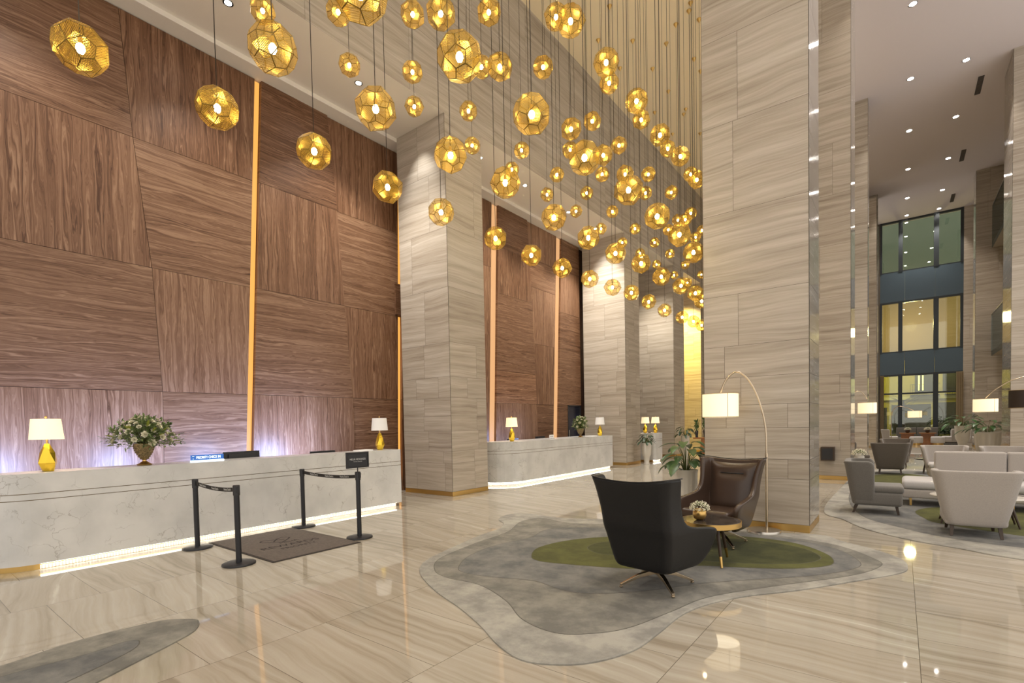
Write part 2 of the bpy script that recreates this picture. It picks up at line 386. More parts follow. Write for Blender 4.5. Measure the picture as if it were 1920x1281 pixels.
def text(name, body, size, m, parent, loc, rot, extrude=0.0008, sx=1.0, align='CENTER'):
    cu = bpy.data.curves.new(name, 'FONT'); cu.body = body; cu.size = size; cu.extrude = extrude
    cu.align_x = align; cu.align_y = 'CENTER'; cu.materials.append(m)
    tmp = bpy.data.objects.new(name + '_curve', cu); col.objects.link(tmp)
    bpy.context.view_layer.update()
    me = bpy.data.meshes.new_from_object(tmp.evaluated_get(bpy.context.evaluated_depsgraph_get()))
    bpy.data.objects.remove(tmp)
    o = bpy.data.objects.new(name, me); col.objects.link(o)
    if not me.materials: me.materials.append(m)
    o.location = loc; o.rotation_euler = rot; o.scale = (sx, 1, 1)
    if parent is not None: o.parent = parent
    return o

def point(name, loc, power, c, r=0.05, parent=None):
    ld = bpy.data.lights.new(name, 'POINT'); ld.energy = power; ld.color = c; ld.shadow_soft_size = r
    o = bpy.data.objects.new(name, ld); col.objects.link(o); o.location = loc
    if parent is not None: o.parent = parent
    return o

def spot(name, loc, power, c, ang=75, blend=0.6, target=None, r=0.05, parent=None):
    ld = bpy.data.lights.new(name, 'SPOT'); ld.energy = power; ld.color = c; ld.spot_size = radians(ang); ld.spot_blend = blend; ld.shadow_soft_size = r
    o = bpy.data.objects.new(name, ld); col.objects.link(o); o.location = loc
    if target: o.rotation_euler = (Vector(target) - Vector(loc)).to_track_quat('-Z', 'Y').to_euler()
    if parent is not None: o.parent = parent
    return o

def area(name, loc, sx, sy, power, c, target, parent=None):
    ld = bpy.data.lights.new(name, 'AREA'); ld.shape = 'RECTANGLE'; ld.size = sx; ld.size_y = sy; ld.energy = power; ld.color = c
    o = bpy.data.objects.new(name, ld); col.objects.link(o); o.location = loc
    o.rotation_euler = (Vector(target) - Vector(loc)).to_track_quat('-Z', 'Y').to_euler()
    return o

ORD = ['zeroth', 'first', 'second', 'third', 'fourth', 'fifth', 'sixth', 'seventh', 'eighth', 'ninth', 'tenth', 'eleventh', 'twelfth', 'thirteenth', 'fourteenth', 'fifteenth', 'sixteenth', 'seventeenth', 'eighteenth', 'nineteenth', 'twentieth']
def px_of(p):
    d = Vector(p) - Vector((0, 0, 1.55)); q = _R.transposed() @ d
    return 960 + 943.13 * q.x / -q.z, 824.3 - 943.13 * q.y / -q.z

# ------------------------------------------------------------------ THE SETTING
ZL, ZH, ZR = 8.22, 12.4, 13.1          # low ceiling over the desks, pendant hall, lounge
XW, XF = -9.6, -7.72                   # wood wall, face line of the left pillars
mb = MB(); mb.box(-12, 7, -6, 42, -0.2, 0)
tag(mb.build('floor', M['floor']), kind='structure')

mb = MB(); mb.box(-11, XF + 0.006, -6, 32, ZL, ZL + 0.0008); mb.box(-11, XF - 0.21, -6, 32, ZL + 0.0008, ZL + 0.25); mb.box(XW - 0.3, -9.26, -6, 32, ZL - 0.09, ZL - 0.001)
mb.cur = 0
tag(mb.build('ceiling', M['plaster']), kind='structure')
mb = MB(); mb.box(XF - 0.3, -1.6, -6, 33, ZH, ZH + 0.9)
tag(mb.build('ceiling', M['plaster_beige']), kind='structure')
mb = MB(); mb.box(-1.6, 6, -6, 33, ZR, ZR + 0.2); mb.box(-3, 6, 33, 38.4, ZR, ZR + 0.2)
tag(mb.build('ceiling', M['plaster_mauve']), kind='structure')

SE = [0.10, 0.72, 0.99, 1.43, 1.76, 2.16, 2.62, 3.36, 4.55, 5.82, 7.05, 8.30, 9.55, 10.8, 12.0, 13.1]
def face_tiles(mb, p0, p1, z0, z1, nrm, rnd, seams=SE, big=1.5):
    """slabs on an upright face from p0 to p1 (xy)"""
    L = hypot(p1[0] - p0[0], p1[1] - p0[1]); ux, uy = (p1[0] - p0[0]) / L, (p1[1] - p0[1]) / L
    zs = [z0] + [s for s in seams if z0 + 0.05 < s < z1 - 0.05] + [z1]
    g = 0.0022
    for a, b in zip(zs, zs[1:]):
        cuts = [0.0]
        w = 0.95 if b - a < 0.8 else big
        x = rnd.uniform(0.25, w)
        while x < L - 0.2: cuts.append(x); x += rnd.uniform(0.75, 1.15) * w
        cuts.append(L)
        for c0, c1 in zip(cuts, cuts[1:]):
            mb.ct = rnd.random()
            o = 0.004
            q = [(p0[0] + ux * u + nrm[0] * o, p0[1] + uy * u + nrm[1] * o, z) for u, z in ((c0 + g, a + g), (c1 - g, a + g), (c1 - g, b - g), (c0 + g, b - g))]
            mb.add(q, [(0, 1, 2, 3)])

def pillar(x0, x1, y0, y1, z1, seed, label, side_polished=False):
    rnd = random.Random(seed)
    mb = MB(); mb.cur = 1; mb.box(x0, x1, y0, y1, 0.1, z1); mb.cur = 0
    face_tiles(mb, (x0, y0), (x1, y0), 0.1, z1, (0, -1), rnd)
    if side_polished: mb.cur = 2
    face_tiles(mb, (x1, y0), (x1, y1), 0.1, z1, (1, 0), rnd)
    face_tiles(mb, (x0, y1), (x0, y0), 0.1, z1, (-1, 0), rnd)
    mb.cur = 0
    face_tiles(mb, (x1, y1), (x0, y1), 0.1, z1, (0, 1), rnd)
    o = mb.build('stone_column', [M['stone'], M['stone_gap'], M['stone_polished']], tone=True)
    b = MB(); b.box(x0 - 0.004, x1 + 0.004, y0 - 0.004, y1 + 0.004, 0, 0.098)
    b.build('brass_skirting', M['brass'], o, bevel=0.003)
    tag(o, label, 'column', kind='structure')
    return o
pillar(-9.27, XF, 7.84, 9.02, ZL, 3, 'near left pillar of pale vein cut stone')
pillar(-9.4, XF, 16.65, 17.85, ZL, 4, 'second left pillar of pale vein cut stone')
pillar(-9.4, XF, 21.45, 22.75, ZL, 5, 'third left pillar of pale vein cut stone')
pillar(-9.7, XF, 25.2, 26.4, ZL, 6, 'far left pillar washed in yellow light')
pillar(-2.34, -0.97, 7.78, 8.76, ZR, 8, 'large stone pillar behind the leather armchairs', True)
pillar(-2.34, -0.97, 14.85, 16.15, ZR, 9, 'second stone pillar beside the lounge', True)
pillar(-2.34, -0.97, 22.7, 23.5, ZR, 10, 'third stone pillar beside the lounge', True)
pillar(-2.34, -0.97, 32.7, 33.4, ZR, 11, 'far stone pillar beside the window wall', True)
pillar(2.80, 5.0, 22.7, 24.4, ZR, 12, 'near right pillar of grey veined stone', True)
pillar(2.80, 4.1, 32.7, 33.6, ZR, 13, 'far right pillar of grey veined stone', True)

# fascia of stone above the desks, on both sides of the pendant hall
def stone_wall(name, p0, p1, z0, z1, th, nrm, seed, seams, big=2.2):
    rnd = random.Random(seed); mb = MB(); mb.cur = 1
    a = (min(p0[0], p1[0], p0[0] - nrm[0] * th), max(p0[0], p1[0], p0[0] - nrm[0] * th), min(p0[1], p1[1], p0[1] - nrm[1] * th), max(p0[1], p1[1], p0[1] - nrm[1] * th))
    mb.box(a[0], a[1], a[2], a[3], z0, z1); mb.cur = 0
    face_tiles(mb, p0, p1, z0, z1, nrm, rnd, seams, big)
    return tag(mb.build(name, [M['stone'], M['stone_gap']], tone=True), kind='structure')
stone_wall('wall_upper_left', (XF + 0.002, -6), (XF + 0.002, 33), ZL + 0.001, ZH, 0.2, (1, 0), 20, [9.55, 10.9], 2.6)
stone_wall('wall_far', (-9.7, 31.0), (-0.97, 31.0), 0.1, ZH, 0.3, (0, -1), 22, SE)
stone_wall('wall_right', (4.1, 38), (4.1, 24.4), 0.0, ZR, 0.3, (-1, 0), 23, SE)

# wood clad wall: slanted seams, grain turned from panel to panel
seamA = lambda z: float(np.interp(z, [0, 1.1, 2.15, 4.2, 6.1, 8.2], [3.0, 3.04, 3.06, 2.98, 2.80, 2.67]))
seamC = lambda z: float(np.interp(z, [0, 1.1, 8.2], [4.42, 4.47, 4.87]))
seamB = lambda z: float(np.interp(z, [0, 1.1, 2.2, 4.2, 6.15, 8.2], [6.72, 6.69, 6.67, 6.53, 6.42, 6.24]))
seamD = lambda z: float(np.interp(z, [0, 1.1, 8.2], [8.0, 8.02, 8.25]))
seamE = lambda z: float(np.interp(z, [0, 1.1, 8.2], [11.55, 11.6, 11.94]))
seamF = lambda z: float(np.interp(z, [0, 2.2, 6, 8.2], [13.85, 13.78, 13.58, 13.40]))
seamG = lambda z: float(np.interp(z, [0, 1.1, 8.2], [15.0, 15.07, 15.48]))
ZS = [0, 2.2, 4.2, 6.2, ZL - 0.1]
def wood_bay(name, spec):
    """spec: list of (left seam, right seam, x face, [orientations bottom to top], z list)"""
    mb = MB(); rnd = random.Random(hash(name) % 1000 if False else len(spec) * 7 + 3)
    for lf, rf, x, ori, zs in spec:
        for k in range(len(zs) - 1):
            z0, z1 = zs[k], zs[k + 1]; steps = 3
            mb.cur = {'v': 0, 'h': 1, 'r': 2}[ori[k]]; mb.ct = rnd.random()
            g = 0.003
            pts = [(lf(z0 + (z1 - z0) * i / steps) + g, z0 + g + (z1 - z0 - 2 * g) * i / steps) for i in range(steps + 1)]
            pts2 = [(rf(z0 + (z1 - z0) * i / steps) - g, z0 + g + (z1 - z0 - 2 * g) * i / steps) for i in range(steps + 1)][::-1]
            poly = pts + pts2; n = len(poly)
            v = [(x, y, z) for y, z in poly] + [(x - 0.08, y, z) for y, z in poly]
            mb.add(v, [tuple(range(n - 1, -1, -1))] + [(i, (i + 1) % n, n + (i + 1) % n, n + i) for i in range(n)])
    o = mb.build(name, [M['wood_v'], M['wood_h'], M['wood_red']], tone=True)
    bm = bmesh.new(); bm.from_mesh(o.data); bmesh.ops.recalc_face_normals(bm, faces=bm.faces); bm.to_mesh(o.data); bm.free()
    return tag(o, kind='structure')
c = lambda y: (lambda z: y)
wood_bay('wall_left', [
    (c(-6), c(-3.4), XW, 'vhvh', ZS), (c(-3.4), c(-1.2), XW, 'hvhv', ZS), (c(-1.2), c(1.0 - 0.4), XW, 'hvhv', ZS),
    (c(0.6), seamA, XW, 'vhvh', ZS), (seamA, lambda z: seamC(z) - 0.11, XW, 'hvhv', ZS),
    (seamC, seamB, XW + 0.03, 'vhvh', [0, 2.2, 4.2, 6.2, ZL - 0.04]), (seamB, lambda z: seamD(z) - 0.10, XW, 'hvhv', ZS), (seamD, c(9.2), XW + 0.03, 'vvvv', ZS)])
wood_bay('wall_left', [
    (c(9.2), lambda z: seamE(z) - 0.28, XW, 'vvvv', ZS),
    (seamE, seamF, XW + 0.03, 'vrhvh', [0, 2.2, 3.18, 5.5, 6.9, ZL - 0.04]), (seamF, lambda z: seamG(z) - 0.28, XW, 'hvvhv', [0, 2.2, 4.2, 6.05, 7.0, ZL - 0.1]),
    (seamG, c(16.7), XW + 0.03, 'hhvh', [2.2, 4.2, 5.5, 7.0, ZL - 0.1]), (seamG, c(15.72), XW + 0.03, 'h', [0, 2.2])])
mb = MB(); mb.box(XW - 0.35, XW - 0.09, -6, 33, 0, ZL)
tag(mb.build('wall_left', M['wood_dark']), kind='structure')
# glowing amber reveals between the wood panels
M['strip'] = mat('amber_light_reveal', (0.05, 0.02, 0.005), 0.6, emit=(1.0, 0.44, 0.09), es=0.75)
def reveal(sf, w, z0, z1, n):
    mb = MB(); p = []
    st = 8
    for i in range(st + 1):
        z = z0 + (z1 - z0) * i / st; y = sf(z); p.append((y, z))
    v = [(XW - 0.03, y - w, z) for y, z in p] + [(XW - 0.03, y - 0.012, z) for y, z in p]
    v += [(XW - 0.05, y, z) for _, y, z in v]
    k = st + 1
    f = []
    for i in range(st):
        f += [(i, i + 1, k + i + 1, k + i), (2 * k + i, 3 * k + i, 3 * k + i + 1, 2 * k + i + 1), (i, 2 * k + i, 2 * k + i + 1, i + 1), (k + i, k + i + 1, 3 * k + i + 1, 3 * k + i)]
    mb.add(v, f)
    return tag(mb.build('trim_%d' % n, M['strip']), kind='structure')
reveal(seamC, 0.10, 0.1, ZL - 0.12, 1)
reveal(seamD, 0.09, 0.3, 4.2, 2); reveal(seamD, 0.09, 5.0, ZL - 0.3, 3)
M['strip2'] = mat('soft_copper_light_reveal', (0.1, 0.05, 0.02), 0.6, emit=(1.0, 0.54, 0.24), es=0.52)
for n_, sf in ((4, seamE), (5, seamG)):
    o = reveal(sf, 0.22, 0.1, ZL - 0.12, n_); o.data.materials[0] = M['strip2']
# small wood bridge over the second reveal
mb = MB(); mb.box(XW - 0.06, XW + 0.035, 7.93, 8.16, 4.22, 4.98); tag(mb.build('trim_6', M['wood_h'], bevel=0.004), kind='structure')
# brass skirting of the wood wall, dark door at the end of the second bay
mb = MB(); mb.box(XW, XW + 0.036, -6, 7.82, 0, 0.09); mb.box(XW, XW + 0.036, 9.05, 15.7, 0, 0.09)
tag(mb.build('baseboard_left', M['brass']), kind='structure')
dr = empty('door_1', (XW, 15.75, 0)); tag(dr, kind='structure')
mb = MB(); mb.box(-0.06, -0.02, 0, 0.9, 0, 2.18); mb.build('door_leaf', mat('dark_blue_door', (0.02, 0.022, 0.04), 0.25), dr)
mb = MB(); mb.box(-0.06, 0.04, -0.03, 0.02, 0, 2.2); mb.box(-0.06, 0.04, 0.88, 0.94, 0, 2.2); mb.box(-0.06, 0.04, -0.03, 0.94, 2.17, 2.21); mb.build('door_frame', M['black_plastic'], dr)
mb = MB(); mb.box(-0.02, 0.03, 0.07, 0.10, 0.9, 1.3); mb.build('door_handle', M['steel'], dr, bevel=0.005)

# window wall at the end of the lounge
YW = 37.9
frame_m = mat('dark_window_frame', (0.035, 0.042, 0.047), 0.35, 0.3)
panel_m = mat('blue_grey_spandrel', (0.065, 0.098, 0.125), 0.4)
wg = glass_mat('window_glass', (0.80, 0.86, 0.78), 0.87)
muls = [(-1.0, -0.9), (-0.13, 0.07), (1.47, 1.70), (2.62, 2.75)]
for k, (z0, z1) in enumerate(((0.05, 4.05), (5.35, 8.36), (10.08, ZR))):
    w = empty('window_%d' % (k + 1), (0, YW, 0)); tag(w, kind='structure')
    mb = MB()
    for a, b in muls: mb.box(a, b, -0.12, 0.08, z0, z1)
    mb.box(-1.0, 2.75, -0.1, 0.06, z1 - 0.1, z1); mb.box(-1.0, 2.75, -0.1, 0.06, z0, z0 + 0.06)
    if k == 0: mb.box(-1.0, 2.75, -0.08, 0.05, 2.86, 2.95)
    mb.build('window_frame', frame_m, w)
    for a, b in ((-0.9, -0.13), (0.07, 1.47), (1.70, 2.62)):
        g = MB(); g.box(a, b, -0.012, 0.0, z0 + 0.06, z1 - 0.1); g.build('pane', wg, w)
for n_, (z0, z1) in ((7, (4.05, 5.35)), (8, (8.36, 10.08))):
    mb = MB()
    for a, b in ((-1.0, 0.17), (0.18, 1.53), (1.54, 2.75)): mb.box(a, b - 0.0, YW - 0.10, YW + 0.05, z0, z1)
    tag(mb.build('trim_%d' % n_, panel_m), kind='structure')
mb = MB(); mb.box(2.75, 4.4, YW - 0.1, YW + 0.2, 0, ZR); mb.box(-2.4, -1.0, YW - 0.1, YW + 0.2, 0, ZR)
tag(mb.build('wall_back', M['stone_gap']), kind='structure')
stone_wall('wall_back', (2.75, YW - 0.12), (4.1, YW - 0.12), 0, ZR, 0.1, (0, -1), 33, SE)
# pleated curtains beside the lowest window
def curtain(x0, x1, label):
    mb = MB(); n = 36
    for s in (0, 1):
        pass
    pts = [(x0 + (x1 - x0) * i / n, YW - 0.30 + 0.045 * sin(i * 1.9)) for i in range(n + 1)]
    v = [(x, y, 0.04) for x, y in pts] + [(x, y, 4.0) for x, y in pts] + [(x, y + 0.02, 0.04) for x, y in pts] + [(x, y + 0.02, 4.0) for x, y in pts]
    k = n + 1; f = []
    for i in range(n): f += [(i, i + 1, k + i + 1, k + i), (2 * k + i, 3 * k + i, 3 * k + i + 1, 2 * k + i + 1)]
    mb.add(v, f)
    o = mb.build('curtain', mat('sand_curtain', (0.42, 0.33, 0.20), 0.9), smooth=True)
    tag(o, label, 'curtain')
curtain(2.45, 2.76, 'sand coloured curtain gathered at the right edge of the lowest window')
curtain(-0.98, -0.80, 'sand coloured curtain gathered at the left edge of the lowest window')

# the building across the street, seen through the glass
fac = empty('building_across', (0, 52, 0))
tag(fac, 'yellow lit building across the street behind the lowest window', 'building')
yl = mat('yellow_lit_render', (0.38, 0.31, 0.045), 0.9)
mb = MB(); mb.box(-9, 10, 0, 1, 0, 9); mb.build('wall', yl, fac)
mb = MB(); mb.box(-9, 10, -0.25, 0, 2.9, 3.15); mb.box(-9, 10, -0.3, 0, 5.2, 5.5); mb.build('cornice', mat('pale_cornice', (0.5, 0.45, 0.2), 0.9), fac)
dk = mat('dark_opening', (0.02, 0.022, 0.018), 0.3)
for a, b, z0, z1 in ((-0.6, 1.9, 0.1, 2.5), (2.1, 3.9, 0.1, 2.6), (0.9, 2.1, 3.4, 5.0), (-2.2, -1.2, 3.4, 5.0), (-3.4, -0.9, 0.1, 2.3), (2.6, 3.6, 3.5, 4.9)):
    mb = MB(); mb.box(a, b, -0.06, -0.001, z0, z1); mb.build('window', dk, fac)
gl = emis('yellow_window_glow', (1.0, 0.85, 0.15), 2.0)
for a, b in ((-1.75, -1.65), (1.1, 1.2), (1.35, 1.43)):
    mb = MB(); mb.box(a, b, -0.10, -0.065, 3.6, 4.8); mb.build('light_strip', gl, fac)
mb = MB()
for x0, x1 in ((0.6, 2.4), (2.7, 4.0)):
    mb.box(x0, x1, -0.7, -0.67, 4.05, 4.08); mb.box(x0, x1, -0.7, 0, 3.16, 3.24)
    k = x0
    while k < x1: mb.box(k, k + 0.02, -0.7, -0.68, 3.24, 4.06); k += 0.14
mb.build('balcony_railing', M['black_plastic'], fac)
area('street_light', (1, 47, 6.5), 6, 1, 330, (1.0, 0.84, 0.22), (1, 52, 2.5))
mb = MB(); mb.box(-12, 12, 38.2, 56, -0.25, -0.02); tag(mb.build('ground', mat('street_paving', (0.12, 0.11, 0.08), 0.8)), kind='structure')
# upper floors opposite
up = empty('upper_rooms', (0, 44, 0)); tag(up, 'warm lit rooms glimpsed through the middle window', 'building')
mb = MB(); mb.box(-5, 7, 0, 0.3, 5.6, 9.6); mb.build('wall', mat('warm_room_wall', (0.38, 0.27, 0.12), 0.9), up)
mb = MB(); mb.box(-5, 7, 0, 0.3, 9.6, 18); mb.build('upper_wall', mat('grey_green_wall', (0.17, 0.21, 0.17), 0.8), up)
mb = MB(); mb.box(-5, 7, -5, 0, 5.4, 5.55); mb.build('floor_slab', mat('warm_slab', (0.3, 0.24, 0.12), 0.9), up)
point('room_lamp', (0.5, 41.5, 7.3), 230, (1.0, 0.75, 0.35), 0.3)
# bare street tree outside the lowest window
rt = random.Random(5)
tree = empty('street_tree', (0.15, 41.5, 0)); tag(tree, 'bare branched tree outside the lowest window', 'tree')
mb = MB(); mb.tube([(0, 0, 0), (0.03, 0, 1.2), (0.0, 0, 2.6)], [0.07, 0.055, 0.04]); mb.build('trunk', M['leg_wood'], tree, smooth=True)
mb = MB()
for i in range(46):
    z = rt.uniform(0.9, 2.6); a = rt.uniform(0, 2 * pi); L = rt.uniform(0.5, 1.3)
    p = Vector((0, 0, z)); pts = [p]
    for q in range(4):
        a += rt.uniform(-0.5, 0.5); p = p + Vector((cos(a), sin(a) * 0.5, rt.uniform(0.2, 0.8))) * L / 4; pts.append(p)
    mb.tube(pts, [0.014, 0.011, 0.008, 0.006, 0.003], 5)
mb.build('branches', M['leg_wood'], tree, smooth=True)

# glass fronted balconies on the right hand wall
bal_m = mat('balcony_slab', (0.32, 0.27, 0.2), 0.6)
bg = glass_mat('balcony_glass', (0.62, 0.72, 0.74), 0.62)
for k, z0 in enumerate((9.3, 4.3)):
    b = empty('glass_balcony', (3.35, 29.5, z0)); tag(b, '%s glass fronted balcony on the far right wall' % ('upper' if k == 0 else 'lower'), 'balcony', 'glass balconies')
    mb = MB(); mb.box(0, 0.75, -1.0, 2.9, 0, 0.22); mb.build('slab', bal_m, b)
    mb = MB(); mb.box(-0.02, 0.0, -1.0, 2.9, 0, 1.9); mb.box(0, 0.75, 2.9, 2.92, 0, 1.9); mb.build('glass_panel', bg, b)
    mb = MB(); mb.box(-0.03, 0.01, -1.0, 2.93, 1.9, 1.94); mb.build('handrail', M['steel'], b)

# ------------------------------------------------------------------ ceiling lights
dl_face = emis('downlight_lens', (1.0, 0.95, 0.88), 45.0, sample=False)
def downlight(x, y, z, power, label, group, ang=95, c=(1, 0.86, 0.72), r=0.075):
    t = empty('ceiling_light', (x, y, z)); tag(t, label, 'ceiling light', group)
    mb = MB(); mb.lathe([(r + 0.025, -0.008), (r + 0.025, 0.0), (r, 0.0), (r, -0.008)], n=24, closed=False); mb.build('trim_ring', M['steel'], t)
    mb = MB(); mb.lathe([(r, -0.005), (r, -0.001)], n=24); mb.build('lens', dl_face, t)
    spot('beam', (x, y, z - 0.03), power, c, ang, 0.5, (x, y, 0), 0.09)
    return t
WARM = (1.0, 0.86, 0.70)
nr = {0: 0, 1: 0}
for side, x, ys in ((0, 0.24, (2.4, 6.4, 10.4, 14.4, 18.45, 22.4, 26.36, 30.35, 34.3, 37.2)), (1, 1.66, (2.4, 6.4, 10.4, 14.4, 18.4, 22.41, 26.33, 30.29, 34.28, 37.2))):
    for y in ys:
        vis = y > 17
        if vis: nr[side] += 1
        lb = '%s downlight from the camera in the %s row of the lounge ceiling' % (ORD[nr[side]].capitalize() if vis else 'Nearer', 'left' if side == 0 else 'right')
        if not vis: lb = 'downlight in the lounge ceiling above the camera, %s row %s metres out' % ('left' if side == 0 else 'right', {2.4: 'two', 6.4: 'six', 10.4: 'ten', 14.4: 'fourteen'}[y])
        downlight(x, y, ZR, 600 if y > 16 else 380, lb, 'downlights in the lounge ceiling', 80, (1, 0.90, 0.80), 0.085)
for k, (y, p, w) in enumerate(((1.4, 200, 'near end of the first desk'), (3.75, 200, 'middle of the first desk'), (6.14, 260, 'space just before the near left pillar'), (9.7, 330, 'start of the second desk'), (11.6, 330, 'near half of the second desk'), (13.93, 330, 'far half of the second desk'), (15.7, 400, 'space before the second left pillar'), (19.6, 420, 'third desk'), (24.0, 420, 'passage before the far left pillar'))):
    downlight(-8.33, y, ZL, p, 'white downlight over the %s' % w, 'downlights over the desks', 100, (1, 0.94, 0.86), 0.05)
# pillar washers; the wide white spots are added to brighten the faces
spot('pillar_wash', (-8.35, 7.15, ZL - 0.1), 90, (1, 0.97, 0.92), 60, 0.9, (-8.45, 7.84, 6.6), 0.05)
spot('pillar_wash', (-8.35, 5.9, ZL - 0.1), 330, (1, 0.95, 0.88), 80, 1.0, (-8.45, 7.84, 3.4), 0.08)
spot('pillar_wash', (-8.35, 14.4, ZL - 0.1), 420, (1, 0.95, 0.86), 80, 1.0, (-8.45, 16.65, 3.6), 0.08)
spot('pillar_wash', (-8.35, 19.4, ZL - 0.1), 420, (1, 0.92, 0.78), 80, 1.0, (-8.45, 21.45, 3.6), 0.08)
spot('pillar_wash', (-8.35, 15.9, ZL - 0.1), 80, (1, 0.97, 0.92), 60, 0.9, (-8.45, 16.65, 6.6), 0.05)
spot('pillar_wash', (-8.6, 23.9, ZL - 0.4), 2600, (1, 0.72, 0.12), 100, 0.9, (-8.6, 25.2, 2.5), 0.1)
for k, y in enumerate((24.4, 30.4, 35.9)):
    v = empty('air_vent', (2.15, y, ZR)); tag(v, '%s dark slotted air vent in the lounge ceiling' % ('nearest', 'middle', 'farthest')[k], 'vent', 'ceiling air vents')
    mb = MB(); mb.box(-0.08, 0.08, -0.62, 0.62, -0.012, -0.002); mb.build('frame', M['black_plastic'], v)
    mb = MB(); 
    for q in range(14): mb.box(-0.07, 0.07, -0.6 + q * 0.086, -0.57 + q * 0.086, -0.02, -0.01)
    mb.build('slats', mat('vent_slat', (0.15, 0.12, 0.11), 0.5), v)


# ------------------------------------------------------------------ RECEPTION DESKS
M['tape'] = emis('white_led_tape', (1, 0.93, 0.80), 12.0)
led = bpy.data.materials.new('white_led_band'); n_, l_ = nodes_of(led)
b_ = n_['Principled BSDF']; tc_ = n_.new('ShaderNodeTexCoord'); sp_ = n_.new('ShaderNodeSeparateXYZ'); l_.new(tc_.outputs['Object'], sp_.inputs[0])
s_ = math_node(n_, l_, 'SINE', math_node(n_, l_, 'MULTIPLY', math_node(n_, l_, 'ADD', sp_.outputs[0], sp_.outputs[1]), 2 * pi / 0.03))
s_ = math_node(n_, l_, 'ADD', math_node(n_, l_, 'MULTIPLY', s_, 0.35), 0.75)
b_.inputs['Emission Color'].default_value = (1, 0.95, 0.84, 1); l_.new(s_, b_.inputs['Emission Strength']); b_.inputs['Base Color'].default_value = (0.20, 0.15, 0.08, 1)

def desk_outline(x, y0, y1, r, d, off=0.0, rr=True):
    """plan of a desk: front face at x facing +x, rounded near corner (and back)"""
    p = []
    x -= off; y0 += off; y1 -= off
    r -= off
    for i in range(13):
        a = -pi / 2 + (pi / 2) * i / 12
        p.append((x - r + r * cos(a), y0 + r + r * sin(a)))
    p += [(x, y1), (x - d + 2 * off, y1)]
    rb = 0.12
    for i in range(5):
        a = pi + (pi / 2) * i / 4
        p.append((x - d + 2 * off + rb + rb * cos(a), y0 + rb + rb * sin(a)))
    return p
def band(pts, off_in, off_out, z0, z1):
    """thin upright band that follows a plan line"""
    mb = MB(); n = len(pts); v = []
    for i, (px, py) in enumerate(pts):
        a = Vector(pts[max(0, i - 1)]); b = Vector(pts[min(n - 1, i + 1)]); d = (b - a).normalized(); nx, ny = d.y, -d.x
        for o, z in ((off_in, z0), (off_out, z0), (off_out, z1), (off_in, z1)): v.append((px + nx * o, py + ny * o, z))
    f = [(0, 3, 2, 1), tuple((n - 1) * 4 + k for k in range(4))]
    for i in range(n - 1):
        for k in range(4): f.append((i * 4 + k, i * 4 + (k + 1) % 4, (i + 1) * 4 + (k + 1) % 4, (i + 1) * 4 + k))
    mb.add(v, f); return mb
def desk(x, y0, y1, r, d, label, wrap=12):
    t = empty('reception_desk', (x, (y0 + y1) / 2, 0)); tag(t, label, 'reception desk', 'white marble reception desks')
    sh = lambda pl: [(a - x, b - (y0 + y1) / 2) for a, b in pl]
    H = 1.105
    for nm, z0, z1 in (('base_panel', 0.075, 0.80), ('middle_band', 0.808, 0.872), ('top_panel', 0.88, H)):
        mb = MB(); mb.prism(sh(desk_outline(x, y0, y1, r, d)), z0, z1); mb.build(nm, M['white_marble'], t)
    mb = MB(); mb.prism(sh(desk_outline(x, y0, y1, r, d, 0.006)), 0.80, 0.808); mb.build('brass_inlay', M['inlay'], t)
    mb = MB(); mb.prism(sh(desk_outline(x, y0, y1, r, d, 0.006)), 0.872, 0.88); mb.build('brass_inlay', M['inlay'], t)
    mb = MB(); mb.prism(sh(desk_outline(x, y0, y1, r, d, 0.075)), 0, 0.075); mb.build('plinth', M['brass'], t)
    ln = sh(desk_outline(x, y0, y1, r, d, 0.075))[wrap:14]
    ln[-1] = (ln[-1][0], ln[-1][1] - 0.02)
    o = band(ln, 0.003, 0.015, 0.006, 0.05).build('light_band', led, t); o['label'] = 'ribbed glowing white light band'
    band(ln, 0.012, 0.035, 0.0665, 0.0745).build('led_tape', M['tape'], t)
    # work shelf behind
    mb = MB(); mb.box(-d - 0.42, -d - 0.002, -(y1 - y0) / 2 + 0.5, (y1 - y0) / 2, 0.70, 0.74); mb.box(-d - 0.06, -d - 0.003, -(y1 - y0) / 2 + 0.5, (y1 - y0) / 2, 0, 0.70); mb.build('work_shelf', M['wood_dark'], t)
    return t
desk(XF, 0.70, 6.42, 0.50, 0.52, 'long white marble reception desk nearest the camera, beside the retractable belt posts')
desk(XF, 9.72, 15.55, 0.75, 0.95, 'second white marble reception desk, between the two nearer left pillars', 0)
desk(-7.4, 18.45, 19.2, 0.10, 1.3, 'farthest short white marble desk, behind the second left pillar', 0)
